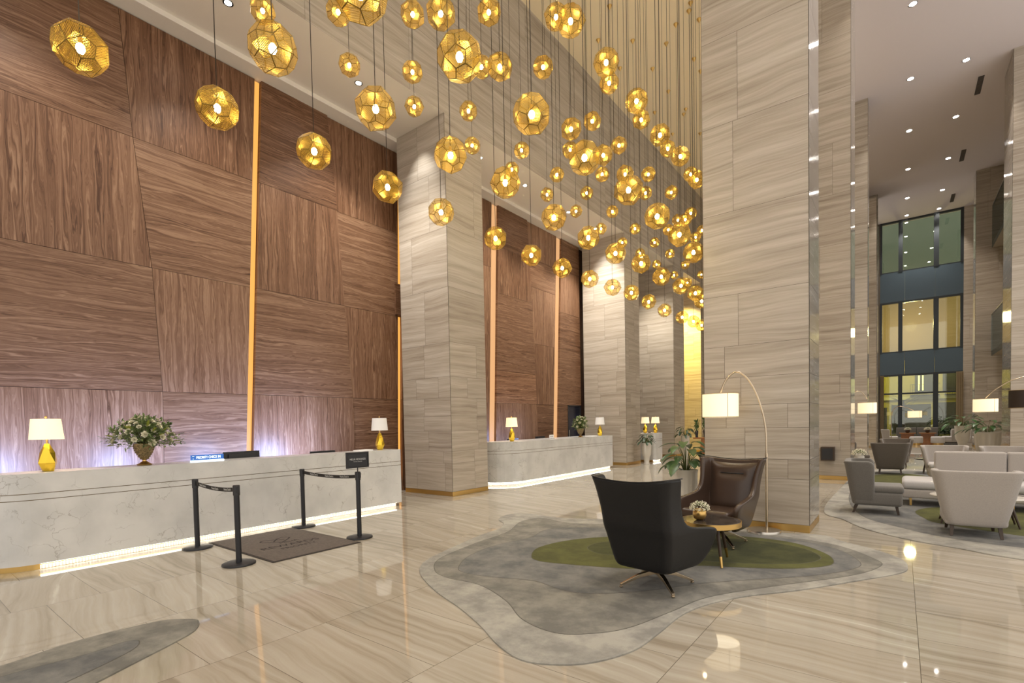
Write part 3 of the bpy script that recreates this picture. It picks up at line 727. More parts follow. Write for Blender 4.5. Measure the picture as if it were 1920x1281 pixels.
# ------------------------------------------------------------------ TABLE LAMPS
def table_lamp(lit=True):
    t = empty('table_lamp'); n = 6
    rnd = random.Random(4)
    prof = [(0.052, 0.0), (0.088, 0.10), (0.070, 0.22), (0.024, 0.325)]
    mb = MB(); v = []; f = []
    for i, (r, z) in enumerate(prof):
        for k in range(n):
            a = 2 * pi * (k + 0.5 * (i % 2)) / n; v.append((r * cos(a), r * sin(a), z))
    for i in range(3):
        for k in range(n):
            k2 = (k + 1) % n
            if i % 2 == 0: f += [(i * n + k, i * n + k2, (i + 1) * n + k), (i * n + k2, (i + 1) * n + k2, (i + 1) * n + k)]
            else: f += [(i * n + k, i * n + k2, (i + 1) * n + k2), (i * n + k, (i + 1) * n + k2, (i + 1) * n + k)]
    f += [tuple(range(n - 1, -1, -1)), tuple(3 * n + k for k in range(n))]
    mb.add(v, f); mb.build('faceted_base', M['gold'], t)
    mb = MB(); mb.lathe([(0.011, 0.32), (0.011, 0.39)], n=12); mb.build('neck', M['brass'], t)
    mb = MB(); mb.lathe([(0.158, 0.375), (0.135, 0.615), (0.133, 0.615), (0.156, 0.375)], n=40, closed=False)
    o = mb.build('lamp_shade', M['shade'] if lit else M['pale_glow'], t, smooth=True, auto=1.0)
    mb = MB(); mb.lathe([(0.004, 0.60), (0.004, 0.628), (0.014, 0.633), (0.014, 0.645), (0.004, 0.652)], n=12); mb.build('finial', M['brass'], t)
    mb = MB()
    for k in range(3): a = 2 * pi * k / 3; mb.tube([(0, 0, 0.607), (0.133 * cos(a), 0.133 * sin(a), 0.607)], 0.002, 5)
    mb.build('shade_spider', M['brass'], t)
    if lit: point('lamp_glow', (0, 0, 0.49), 9, (1, 0.72, 0.42), 0.05, t)
    return t
TL = [(-7.95, 1.335, True, 'gold faceted table lamp lit, at the near end of the first desk'),
      (-8.02, 6.17, False, 'gold faceted table lamp unlit, at the far end of the first desk'),
      (-8.02, 10.37, True, 'gold faceted table lamp lit, at the near end of the second desk'),
      (-7.95, 15.1, False, 'gold faceted table lamp unlit, at the far end of the second desk'),
      (-7.9, 18.75, True, 'left one of the two glowing table lamps on the farthest desk'),
      (-7.56, 18.93, True, 'right one of the two glowing table lamps on the farthest desk')]
pl_ = {}
for x, y, lit, lb in TL:
    if lit not in pl_: t = pl_[lit] = table_lamp(lit)
    else: t = copy_tree(pl_[lit])
    t.location = (x, y, 1.106); t.rotation_euler.z = x * 7 + y
    tag(t, lb, 'table lamp', 'gold faceted table lamps')

# ------------------------------------------------------------------ LEAVES AND FLOWERS
def leaf_blade(mb, base, d, L, W, droop, up=(0, 0, 1), fold=0.25):
    """curved leaf blade from base along direction d"""
    d = Vector(d).normalized(); side = d.cross(Vector(up)); side = side.normalized() if side.length > 1e-3 else Vector((1, 0, 0))
    n = side.cross(d).normalized(); p = Vector(base); v = []; K = 6
    for i in range(K + 1):
        t = i / K; w = W * (sin(pi * min(1, t * 0.93 + 0.05)) ** 0.8) * (1 - 0.25 * t) * 0.5
        if i == K: w = 0.001
        dd = (d - Vector((0, 0, 1)) * droop * t).normalized(); nn = side.cross(dd).normalized()
        v += [p - side * w + nn * w * fold, p, p + side * w + nn * w * fold]
        p = p + dd * L / K
    f = []
    for i in range(K):
        a = i * 3; f += [(a, a + 1, a + 4, a + 3), (a + 1, a + 2, a + 5, a + 4)]
    mb.add(v, f)

def blossom(r=0.028):
    mb = MB(); rnd = random.Random(2)
    for ring, (nn, el, L) in enumerate(((7, 0.15, 1.0), (6, 0.7, 0.85), (4, 1.15, 0.6))):
        for k in range(nn):
            a = 2 * pi * (k + 0.4 * ring) / nn
            leaf_blade(mb, (0, 0, 0), (cos(a) * cos(el), sin(a) * cos(el), sin(el)), r * L, r * 0.95, -0.9 if ring else -0.5, fold=0.4)
    me = mb.build('blossom', M['petal'], None, smooth=True)
    return me

def bouquet(R, H, n_leaf, n_fl, seed, urn=True, label='', group=None, pale=True):
    rnd = random.Random(seed)
    t = empty('flower_arrangement')
    if urn:
        mb = MB(); mb.lathe([(0.075, 0), (0.082, 0.012), (0.06, 0.02), (0.022, 0.05), (0.02, 0.07)], n=28); mb.build('urn_foot', M['brass'], t, smooth=True, auto=0.7)
        prof = [(0.022, 0.066), (0.045, 0.09), (0.075, 0.14), (0.10, 0.20), (0.112, 0.26), (0.108, 0.275)]
        mb = MB(); mb.lathe(prof, n=28); u = mb.build('urn', M['antique'], t, smooth=True, auto=0.9)
        mb = MB()    # overlapping scale relief
        for i in range(7):
            z = 0.085 + i * 0.026; r = float(np.interp(z, [p[1] for p in prof], [p[0] for p in prof]))
            for k in range(16):
                a = 2 * pi * (k + 0.5 * (i % 2)) / 16; w = r * 0.19
                c0 = Vector((cos(a) * r, sin(a) * r, z)); tn = Vector((-sin(a), cos(a), 0)); ou = Vector((cos(a), sin(a), 0))
                mb.add([c0 + Vector((0, 0, 0.022)), c0 - tn * w + ou * 0.002, c0 - Vector((0, 0, 0.016)) + ou * 0.002, c0 + tn * w + ou * 0.002, c0 + ou * 0.009], [(0, 1, 4), (1, 2, 4), (2, 3, 4), (3, 0, 4)])
        mb.build('scale_relief', M['antique'], u)
        z0 = 0.27
    else: z0 = 0.0
    mb = MB(); ml = MB(); ms = MB()
    for i in range(n_leaf):
        a = rnd.uniform(0, 2 * pi); el = rnd.betavariate(1.3, 1.6) * 1.5 - 0.12; q = rnd.uniform(0.45, 0.98)
        d = Vector((cos(a) * cos(el), sin(a) * cos(el), sin(el)))
        end = Vector((0, 0, z0)) + Vector((d.x * R, d.y * R, d.z * H)) * q
        if end.z < z0 - 0.04: end.z = z0 - 0.04
        if i % 3 == 0: ms.tube([(0, 0, z0), Vector((0, 0, z0)) * 0.4 + end * 0.6 + Vector((0, 0, 0.01)), end], [0.003, 0.0025, 0.0015], 4, False)
        for k in range(4):
            dd = (d + Vector((rnd.uniform(-.9, .9), rnd.uniform(-.9, .9), rnd.uniform(-.5, .8)))).normalized()
            leaf_blade(mb, end + Vector((rnd.uniform(-.02, .02), rnd.uniform(-.02, .02), rnd.uniform(-.02, .02))), dd, rnd.uniform(0.035, 0.07), rnd.uniform(0.018, 0.034), rnd.uniform(0, 0.6))
    for i in range(max(6, n_leaf // 14)):
        a = 2 * pi * i / max(6, n_leaf // 14) + rnd.uniform(-.3, .3); el = rnd.uniform(-0.1, 0.9)
        d = Vector((cos(a) * cos(el), sin(a) * cos(el), sin(el)))
        leaf_blade(ml, Vector((0, 0, z0)) + Vector((d.x * R, d.y * R, d.z * H)) * 0.78, d, 0.11, 0.036, 0.1, fold=0.5)
        ml.build('bud', M['leaf_lime'], t, smooth=True); ml = MB()
    mb.build('foliage', [M['leaf_pale'] if pale else M['leaf']], t); ms.build('stems', M['stem'], t)
    b0 = None
    for i in range(n_fl):
        a = 2.399963 * i; el = 0.05 + 1.40 * ((i + 0.5) / n_fl)
        q = rnd.uniform(0.98, 1.14)
        d = Vector((cos(a) * cos(el), sin(a) * cos(el), sin(el)))
        if b0 is None: b0 = blossom(0.046); o = b0
        else: o = b0.copy(); col.objects.link(o)
        o.parent = t; o.location = Vector((0, 0, z0)) + Vector((d.x * R * 0.70, d.y * R * 0.70, d.z * H * 0.80)) * q
        o.rotation_euler = d.to_track_quat('Z', 'Y').to_euler(); s = rnd.uniform(0.75, 1.15); o.scale = (s, s, s)
    if label: tag(t, label, 'flowers', group)
    return t
fb = bouquet(0.40, 0.38, 330, 60, 11, True, 'flower arrangement of cream blooms in a bronze urn on the first desk', 'urns of cream flowers on the desks')
fb.location = (-7.98, 2.30, 1.106); fb.scale = (1.08, 1.08, 1.04)
fb2 = bouquet(0.27, 0.42, 220, 30, 12, True, 'tall flower arrangement of cream blooms in a bronze urn on the second desk', 'urns of cream flowers on the desks')
fb2.location = (-7.98, 13.85, 1.106)

# ------------------------------------------------------------------ THINGS ON THE DESKS
blue = mat('blue_lit_panel', (0.01, 0.03, 0.10), 0.3, emit=(0.03, 0.13, 0.42), es=0.8)
wlet = emis('white_lit_letters', (0.8, 0.92, 1.0), 1.6)
t = empty('desk_sign', (-7.93, 3.05, 1.106)); tag(t, 'small blue illuminated PRIORITY CHECK IN sign on the first desk', 'sign')
mb = MB(); mb.box(-0.012, 0.012, -0.215, 0.215, 0.022, 0.095); mb.build('panel', blue, t)
mb = MB(); mb.box(-0.03, 0.03, -0.215, 0.215, 0, 0.02); mb.build('lit_base', emis('blue_white_base', (0.6, 0.8, 1.0), 1.6), t)
text('lettering', 'PRIORITY CHECK IN', 0.052, wlet, t, (0.0135, 0.012, 0.058), (pi / 2, 0, pi / 2), sx=0.68)
mb = MB(); mb.box(0.0125, 0.0135, -0.20, -0.175, 0.075, 0.079); mb.box(0.0125, 0.0135, -0.193, -0.185, 0.04, 0.045); mb.build('emblem', wlet, t)
scr = emis('bluish_screen', (0.55, 0.68, 1.0), 3.0)
def monitor(y, zt, w, label, x=-8.36):
    t = empty('computer_monitor', (x, y, 0.742)); tag(t, label, 'computer monitor', 'computer monitors behind the desks')
    h = 0.30; zc = zt - 0.742 - h / 2
    mb = MB(); mb.box(-0.015, 0.015, -w / 2, w / 2, zc - h / 2, zc + h / 2); mb.box(0.015, 0.045, -w * 0.38, w * 0.38, zc - h * 0.35, zc + h * 0.38); mb.build('casing', M['black_plastic'], t, bevel=0.005)
    mb = MB(); mb.box(-0.0175, -0.0155, -w / 2 + 0.012, w / 2 - 0.012, zc - h / 2 + 0.02, zc + h / 2 - 0.012); mb.build('screen', scr, t)
    mb = MB(); mb.box(0.01, 0.03, -0.03, 0.03, 0.01, zc); mb.box(-0.08, 0.09, -0.11, 0.11, 0, 0.012); mb.build('stand', M['black_plastic'], t)
monitor(3.72, 1.205, 0.56, 'black monitor rising behind the first desk beside the blue sign')
monitor(5.15, 1.135, 0.50, 'top edge of a dark monitor behind the middle of the first desk')
monitor(11.55, 1.14, 0.5, 'low dark monitor behind the near half of the second desk', x=-8.90)
monitor(12.95, 1.16, 0.5, 'dark monitor behind the second desk beside the small white sign', x=-8.90)
monitor(1.75, 1.09, 0.5, 'monitor hidden behind the first desk between lamp and flowers')
t = empty('desk_sign', (-8.05, 12.3, 1.106)); tag(t, 'small white table sign on the second desk', 'sign')
mb = MB(); mb.box(-0.006, 0.006, -0.11, 0.11, 0.006, 0.115); mb.build('card', M['pale_glow'], t)
mb = MB()
for q in range(4): mb.box(0.0061, 0.0068, -0.075 + q * 0.04, -0.048 + q * 0.04, 0.055, 0.082)
mb.build('print', mat('grey_print', (0.38, 0.35, 0.32), 0.7), t)
mb = MB(); mb.box(-0.04, 0.04, -0.12, 0.12, 0, 0.006); mb.build('foot', M['chrome'], t)
t = empty('paper_tray', (-8.02, 5.78, 1.106)); tag(t, 'stack of white brochures beside the unlit lamp on the first desk', 'brochures')
mb = MB(); mb.box(-0.10, 0.10, -0.15, 0.15, 0, 0.02); mb.build('brochures', M['pale_glow'], t, bevel=0.002)
t = empty('paper_tray', (-8.02, 14.6, 1.106)); tag(t, 'flat white brochures on the far end of the second desk', 'brochures')
mb = MB(); mb.box(-0.10, 0.10, -0.22, 0.22, 0, 0.018); mb.build('brochures', M['pale_glow'], t, bevel=0.002)
t = empty('desk_bowl', (-7.75, 18.8, 1.106)); tag(t, 'small dark bowl between the two lamps on the farthest desk', 'bowl')
mb = MB(); mb.lathe([(0.03, 0), (0.07, 0.03), (0.075, 0.05), (0.065, 0.048), (0.02, 0.01)], n=20, closed=False); mb.build('bowl', M['leg_wood'], t, smooth=True)
# bluish light of the screens on the wood behind the desks
for y, e in ((1.2, 2.4), (2.6, 2.4), (4.0, 1.6), (5.2, 3.2), (12.1, 3.0)):
    spot('screen_glow', (-8.60, y, 0.98), 62 * e, (0.36, 0.50, 1.0), 140, 1.0, (-9.6, y, 1.25), 0.25)

# ------------------------------------------------------------------ BELT POSTS, MAT
def belt_post(x, y, label, h=0.915, face=None):
    t = empty('belt_post', (x, y, 0)); tag(t, label, 'barrier post', 'black retractable belt posts')
    mb = MB(); mb.lathe([(0.175, 0), (0.178, 0.008), (0.175, 0.02), (0.16, 0.026), (0.05, 0.030)], n=48); mb.build('base', M['black'], t, smooth=True, auto=0.5)
    mb = MB(); mb.lathe([(0.031, 0.028), (0.031, h - 0.11)], n=28); mb.build('pole', M['black'], t, smooth=True, auto=0.7)
    mb = MB(); mb.lathe([(0.037, h - 0.115), (0.037, h - 0.004), (0.032, h)], n=28); mb.build('head', M['black_plastic'], t, smooth=True, auto=0.7)
    for s in (-1, 1):
        mb = MB(); mb.box(s * 0.041 - 0.006, s * 0.041 + 0.006, -0.018, 0.018, h - 0.085, h - 0.01)
        mb.build('belt_clip', M['black_plastic'], t, bevel=0.002)
    return t
belt_post(-7.33, 2.66, 'black belt post standing close against the first desk')
belt_post(-6.03, 2.61, 'black belt post nearest the camera, at the near corner of the doormat')
belt_post(-7.45, 4.22, 'black belt post at the far side of the doormat against the desk')
p4 = belt_post(-6.01, 4.23, 'black belt post carrying the small framed sign', h=0.93)
def belt(p0, p1, label):
    t = empty('barrier_belt', ((p0[0] + p1[0]) / 2, (p0[1] + p1[1]) / 2, 0)); tag(t, label, 'barrier belt', 'Priority Check In belts')
    L = hypot(p1[0] - p0[0], p1[1] - p0[1]) - 0.1; a = atan2(p1[1] - p0[1], p1[0] - p0[0]); t.rotation_euler.z = a
    zc = lambda u: 0.862 - 0.028 * (1 - (2 * u / L) ** 2)
    mb = MB(); n = 16; v = []
    for i in range(n + 1):
        u = -L / 2 + L * i / n; z = zc(u); v += [(u, -0.001, z - 0.024), (u, -0.001, z + 0.024), (u, 0.001, z + 0.024), (u, 0.001, z - 0.024)]
    f = []
    for i in range(n):
        for k in range(4): f.append((i * 4 + k, i * 4 + (k + 1) % 4, (i + 1) * 4 + (k + 1) % 4, (i + 1) * 4 + k))
    mb.add(v, f); mb.build('webbing', M['belt'], t)
    for u in (-0.38, 0.02, 0.40):
        sl = atan2(zc(u + 0.05) - zc(u - 0.05), 0.1)
        text('lettering', 'Priority Check In', 0.036, M['print_white'], t, (u, -0.0022, zc(u)), (pi / 2, -sl, 0), 0.0004, 0.85)
belt((-7.33, 2.66), (-6.03, 2.61), 'black belt printed Priority Check In on the nearer pair of posts')
belt((-7.45, 4.22), (-6.01, 4.23), 'black belt printed Priority Check In on the farther pair of posts')
t = empty('framed_sign', (-6.01, 4.23, 0.93)); tag(t, 'small black framed sign clipped on top of a belt post', 'sign')
mb = MB(); mb.tube([(0, 0, -0.002), (0, 0, 0.06)], 0.008, 10); mb.build('stem', M['black'], t)
mb = MB()
for a in ((-0.18, 0.18, 0.055, 0.075), (-0.18, 0.18, 0.255, 0.275), (-0.18, -0.16, 0.0751, 0.2549), (0.16, 0.18, 0.0751, 0.2549)): mb.box(-0.012, 0.016, *a)
mb.build('frame', M['black_plastic'], t)
mb = MB(); mb.box(-0.008, 0.008, -0.16, 0.16, 0.075, 0.255); mb.build('panel', mat('charcoal_panel', (0.035, 0.037, 0.043), 0.25), t)
text('lettering', 'MELI\u00c1 REWARDS', 0.036, mat('silver_print', (0.6, 0.6, 0.6), 0.4), t, (0.0092, 0, 0.175), (pi / 2, 0, pi / 2), 0.0004, 0.95)
text('lettering', 'Priority Check In', 0.020, mat('silver_print_small', (0.5, 0.5, 0.5), 0.4), t, (0.0092, 0, 0.143), (pi / 2, 0, pi / 2), 0.0004)
# doormat with loop emblem
t = empty('doormat', (-6.63, 3.46, 0)); tag(t, 'taupe doormat printed REWARDS PRIORITY between the belt posts', 'doormat')
mb = MB(); mb.box(-0.89, 0.89, -0.6, 0.6, 0.0005, 0.008); mb.build('rubber_edge', M['mat_edge'], t, bevel=0.003)
mb = MB(); mb.box(-0.865, 0.865, -0.575, 0.575, 0.0085, 0.012); mb.build('carpet', M['mat_carpet'], t)
text('lettering', 'MELI\u00c1', 0.10, M['mat_print'], t, (0.02, 0.06, 0.0126), (0, 0, pi / 2), 0.0004)
text('lettering', 'REWARDS', 0.175, M['mat_print'], t, (0.19, 0.0, 0.0126), (0, 0, pi / 2), 0.0004, 0.98)
text('lettering', 'PRIORITY', 0.115, M['mat_print'], t, (0.36, 0.02, 0.0126), (0, 0, pi / 2), 0.0004, 1.0)
def loop_emblem():
    mb = MB()
    for s in (-1, 1):
        pts = []
        # each half: rounded top, point at the bottom, crossing in the middle (text space: u right, v up)
        ctrl = [(0.0, -0.145), (-0.13, -0.03), (-0.20, 0.06), (-0.15, 0.13), (-0.06, 0.11), (0.04, 0.0), (0.075, -0.05)]
        for u, w in smooth_line([(s * a, b, 0) for a, b in ctrl] and [Vector((s * a, b, 0)) for a, b in ctrl], 6) and [(p.x, p.y) for p in smooth_line([Vector((s * a, b, 0)) for a, b in ctrl], 6)]:
            pts.append((u, w))
        v = []
        for i, (u, w) in enumerate(pts):
            a = pts[max(0, i - 1)]; b = pts[min(len(pts) - 1, i + 1)]; dx, dy = b[0] - a[0], b[1] - a[1]; q = hypot(dx, dy) or 1
            nx, ny = -dy / q * 0.011, dx / q * 0.011; z = 0.0124 if s < 0 else 0.0127
            v += [(-(w + ny) - 0.17, u + nx, z), (-(w - ny) - 0.17, u - nx, z)]
        mb.add(v, [(2 * i, 2 * i + 1, 2 * i + 3, 2 * i + 2) for i in range(len(pts) - 1)])
    mb.build('emblem', M['mat_print'], t)
loop_emblem()

# ------------------------------------------------------------------ RUGS
def rug(name, regions, label, z=0.0):
    """regions: list of (outline, material index); inner ones sit a hair higher, with a carved line round each"""
    mb = MB(); mats = []
    zz = z
    for k, (pts, m) in enumerate(regions):
        o = catmull(pts, 7)
        if m not in mats: mats.append(m)
        if k == 0:
            mb.cur = mats.index(m)
            c = Vector((sum(p[0] for p in o) / len(o), sum(p[1] for p in o) / len(o)))
            ins = []
            n = len(o)
            for i in range(n):
                a = Vector(o[i - 1]); b = Vector(o[(i + 1) % n]); d = (b - a).normalized(); ins.append((o[i][0] - d.y * 0.012, o[i][1] + d.x * 0.012))
            area2 = sum(o[i][0] * o[(i + 1) % n][1] - o[(i + 1) % n][0] * o[i][1] for i in range(n))
            if area2 < 0: ins = [(2 * o[i][0] - p[0], 2 * o[i][1] - p[1]) for i, p in enumerate(ins)]
            mb.add([(x, y, zz + 0.0005) for x, y in o] + [(x, y, zz + 0.010) for x, y in o] + [(x, y, zz + 0.015) for x, y in ins],
                   [(i, (i + 1) % n, n + (i + 1) % n, n + i) for i in range(n)] + [(n + i, n + (i + 1) % n, 2 * n + (i + 1) % n, 2 * n + i) for i in range(n)] + [tuple(2 * n + i for i in range(n))])
            zz += 0.015
        else:
            if 'line' not in mats: mats.append('line')
            mb.cur = mats.index('line'); zz += 0.0006
            n = len(o); big = []
            for i in range(n):
                a = Vector(o[i - 1]); b = Vector(o[(i + 1) % n]); d = (b - a).normalized(); big.append(Vector((d.y, -d.x)))
            area2 = sum(o[i][0] * o[(i + 1) % n][1] - o[(i + 1) % n][0] * o[i][1] for i in range(n))
            sg = 1 if area2 > 0 else -1
            mb.add([(x, y, zz) for x, y in o] + [(o[i][0] + big[i].x * sg * 0.007, o[i][1] + big[i].y * sg * 0.007, zz) for i in range(n)], [(i, (i + 1) % n, n + (i + 1) % n, n + i) for i in range(n)])
            mb.cur = mats.index(m); zz += 0.0006
            mb.add([(x, y, zz) for x, y in o], [tuple(range(n))])
    mm = [M['rug_line'] if k == 'line' else M[k] for k in mats]
    o = mb.build(name, mm)
    bm = bmesh.new(); bm.from_mesh(o.data)
    for f in bm.faces:
        if f.normal.z < -0.5: f.normal_flip()
    bm.to_mesh(o.data); bm.free()
    return tag(o, label, 'rug')
OUT = [(-4.01, 3.55), (-4.31, 3.92), (-4.49, 4.55), (-4.65, 5.24), (-4.7, 5.71), (-4.88, 6.06), (-5.17, 6.29), (-5.3, 6.66), (-5.11, 6.95), (-4.4, 6.93), (-3.82, 7.12), (-2.9, 7.5), (-2.05, 7.58), (-1.4, 7.55), (-0.82, 7.68), (-0.56, 7.42), (-0.24, 7.16), (0.01, 6.83), (0.06, 6.43), (-0.03, 6.15), (-0.31, 5.72), (-0.71, 5.12), (-1.06, 4.68), (-1.27, 4.3), (-1.37, 3.94), (-1.39, 3.49), (-1.42, 3.14), (-1.55, 2.85), (-1.72, 2.68), (-1.95, 2.59), (-2.22, 2.67), (-2.56, 2.86), (-2.97, 3.05), (-3.46, 3.24)]
MID1 = [(-3.9, 3.67), (-4.21, 4.04), (-4.36, 4.8), (-4.44, 5.6), (-4.72, 6.3), (-4.62, 6.70), (-3.96, 6.62), (-3.15, 7.0), (-2.3, 7.3), (-1.36, 7.33), (-0.64, 7.15), (-0.22, 6.65), (-0.17, 6.33), (-0.40, 5.80), (-0.94, 5.05), (-1.32, 4.45), (-1.46, 3.95), (-1.6, 3.46), (-1.78, 3.2), (-2.01, 3.06), (-2.35, 3.13), (-2.71, 3.38), (-3.19, 3.58), (-3.6, 3.57)]
MID2 = [(-3.76, 3.88), (-4.0, 4.31), (-4.07, 4.89), (-3.95, 5.46), (-4.05, 6.0), (-3.8, 6.35), (-3.1, 6.7), (-2.31, 7.15), (-1.3, 7.22), (-0.64, 6.96), (-0.35, 6.45), (-0.38, 6.09), (-0.68, 5.62), (-1.17, 5.12), (-1.51, 4.75), (-1.86, 4.26), (-2.23, 3.94), (-2.49, 3.9), (-2.84, 3.97), (-3.27, 3.83), (-3.56, 3.79)]
GRN = [(-3.38, 4.7), (-3.54, 5.07), (-3.45, 5.56), (-3.15, 6.01), (-2.5, 6.6), (-1.9, 6.95), (-1.4, 7.05), (-0.98, 6.95), (-0.66, 6.6), (-0.56, 6.25), (-0.64, 6.01), (-0.9, 5.75), (-1.26, 5.55), (-1.73, 5.33), (-2.15, 4.91), (-2.55, 4.74), (-2.94, 4.62), (-3.2, 4.58)]
DRK = [(-3.05, 5.45), (-3.0, 5.76), (-2.6, 6.27), (-2.09, 6.65), (-1.6, 6.85), (-1.2, 6.85), (-0.89, 6.72), (-0.72, 6.48), (-0.7, 6.28), (-0.84, 6.02), (-1.19, 5.78), (-1.58, 5.62), (-2.13, 5.47), (-2.68, 5.24), (-2.92, 5.29)]
rug('rug', [(OUT, 'rug_outer'), (MID1, 'rug_mid'), (MID2, 'rug_blue'), (GRN, 'rug_green'), (DRK, 'rug_dark')], 'large pond shaped grey and green rug under the two leather armchairs')
rug('rug', [([(-4.74, 0.51), (-4.81, 0.79), (-4.82, 1.1), (-4.76, 1.43), (-4.62, 1.58), (-4.5, 1.62), (-4.32, 1.53), (-4.2, 1.36), (-4.06, 1.09), (-3.93, 0.84), (-3.75, 0.5), (-3.6, -0.2), (-4.7, -0.3)], 'rug_mid'),
            ([(-4.46, 0.9), (-4.49, 1.1), (-4.43, 1.19), (-4.27, 1.1), (-4.08, 0.74), (-3.95, 0.4), (-4.3, -0.1), (-4.5, 0.4)], 'rug_blue')], 'tip of a grey rug at the bottom left corner of the picture')
rug('rug', [([(-1.0, 9.68), (-.69, 9.06), (-.4, 8.46), (-.04, 8.07), (.27, 7.86), (.55, 7.73), (1.04, 7.48), (2.5, 7.2), (4.2, 8), (4.6, 12), (3.4, 16), (1.8, 18.0), (-.2, 18.5), (-.9, 17), (-1.05, 12)], 'rug_outer'),
            ([(-.5, 9.6), (.0, 8.75), (.5, 8.3), (1.2, 8.1), (2.8, 8.0), (4.0, 9), (4.2, 12), (3, 15.5), (1.5, 17.5), (0, 18), (-.75, 16.5), (-.8, 12)], 'rug_blue'),
            ([(.2, 10.4), (.28, 9.75), (.5, 9.3), (1.5, 8.8), (2.6, 8.9), (3.4, 10), (2.8, 11.5), (1.2, 11.4), (.5, 11)], 'rug_green')], 'pale rug with green islands under the lounge seats')
mb = MB(); mb.prism(catmull([(-.7, 14.2), (-.2, 12.6), (.6, 12.2), (1.0, 13.4), (.9, 15.4), (.2, 17), (-.5, 16.4)], 7), 0.0172, 0.0178)
tag(mb.build('rug_island', M['rug_green']), 'olive green patch of rug between the taupe armchair and the white sofa', 'rug')

# ------------------------------------------------------------------ ARMCHAIRS
def shell(name, levels, th, m, parent, flare=0.0, sub=1, pipe=None):
    """upholstered U shaped shell. level = (z, half width, back y, front y, corner radius, dip)"""
    rows = []
    for (z, w, yb, yf, rc, dp) in levels:
        def path(w, yb, yf, rc, fl=flare):
            p = []
            for i in range(5): p.append((-w, yf + (yb + rc - yf) * i / 5))
            for i in range(7): a = pi + (pi / 2) * i / 6; p.append((-w + rc + rc * cos(a), yb + rc + rc * sin(a)))
            for i in range(1, 7): u = i / 7; p.append((-w + rc + (2 * w - 2 * rc) * u, yb))
            for i in range(7): a = -pi / 2 + (pi / 2) * i / 6; p.append((w - rc + rc * cos(a), yb + rc + rc * sin(a)))
            for i in range(1, 6): p.append((w, yb + rc + (yf - yb - rc) * i / 5))
            return [(x * (1 + fl * max(0.0, min(1.0, (y - yb) / 0.7))), y) for x, y in p]
        o = path(w, yb, yf, rc); inn = path(w - th, yb + th, yf, max(0.02, rc - th * 0.6))[::-1]
        fz = lambda x: z - dp * (1 - min(1, abs(x) / w) ** 2)
        rows.append([(x, y, fz(x)) for x, y in o] + [(x, y, fz(x)) for x, y in inn])
    n = len(rows[0]); K = len(rows); v = [p for r in rows for p in r]; f = []
    for i in range(K - 1):
        for k in range(n): f.append((i * n + k, i * n + (k + 1) % n, (i + 1) * n + (k + 1) % n, (i + 1) * n + k))
    h = n // 2
    for base, fl_ in ((0, False), ((K - 1) * n, True)):
        for k in range(h - 1):
            q = (base + k, base + k + 1, base + n - 2 - k, base + n - 1 - k); f.append(q if fl_ else q[::-1])
    mb = MB(); mb.add(v, f)
    o = mb.build(name, m, parent, smooth=True, sub=sub)
    if pipe:
        top = rows[-1][:h]; mb = MB(); mb.tube([(x * 1.0, y, z + 0.002) for x, y, z in top], 0.005, 6); mb.build('piping', pipe, parent, smooth=True)
    return o

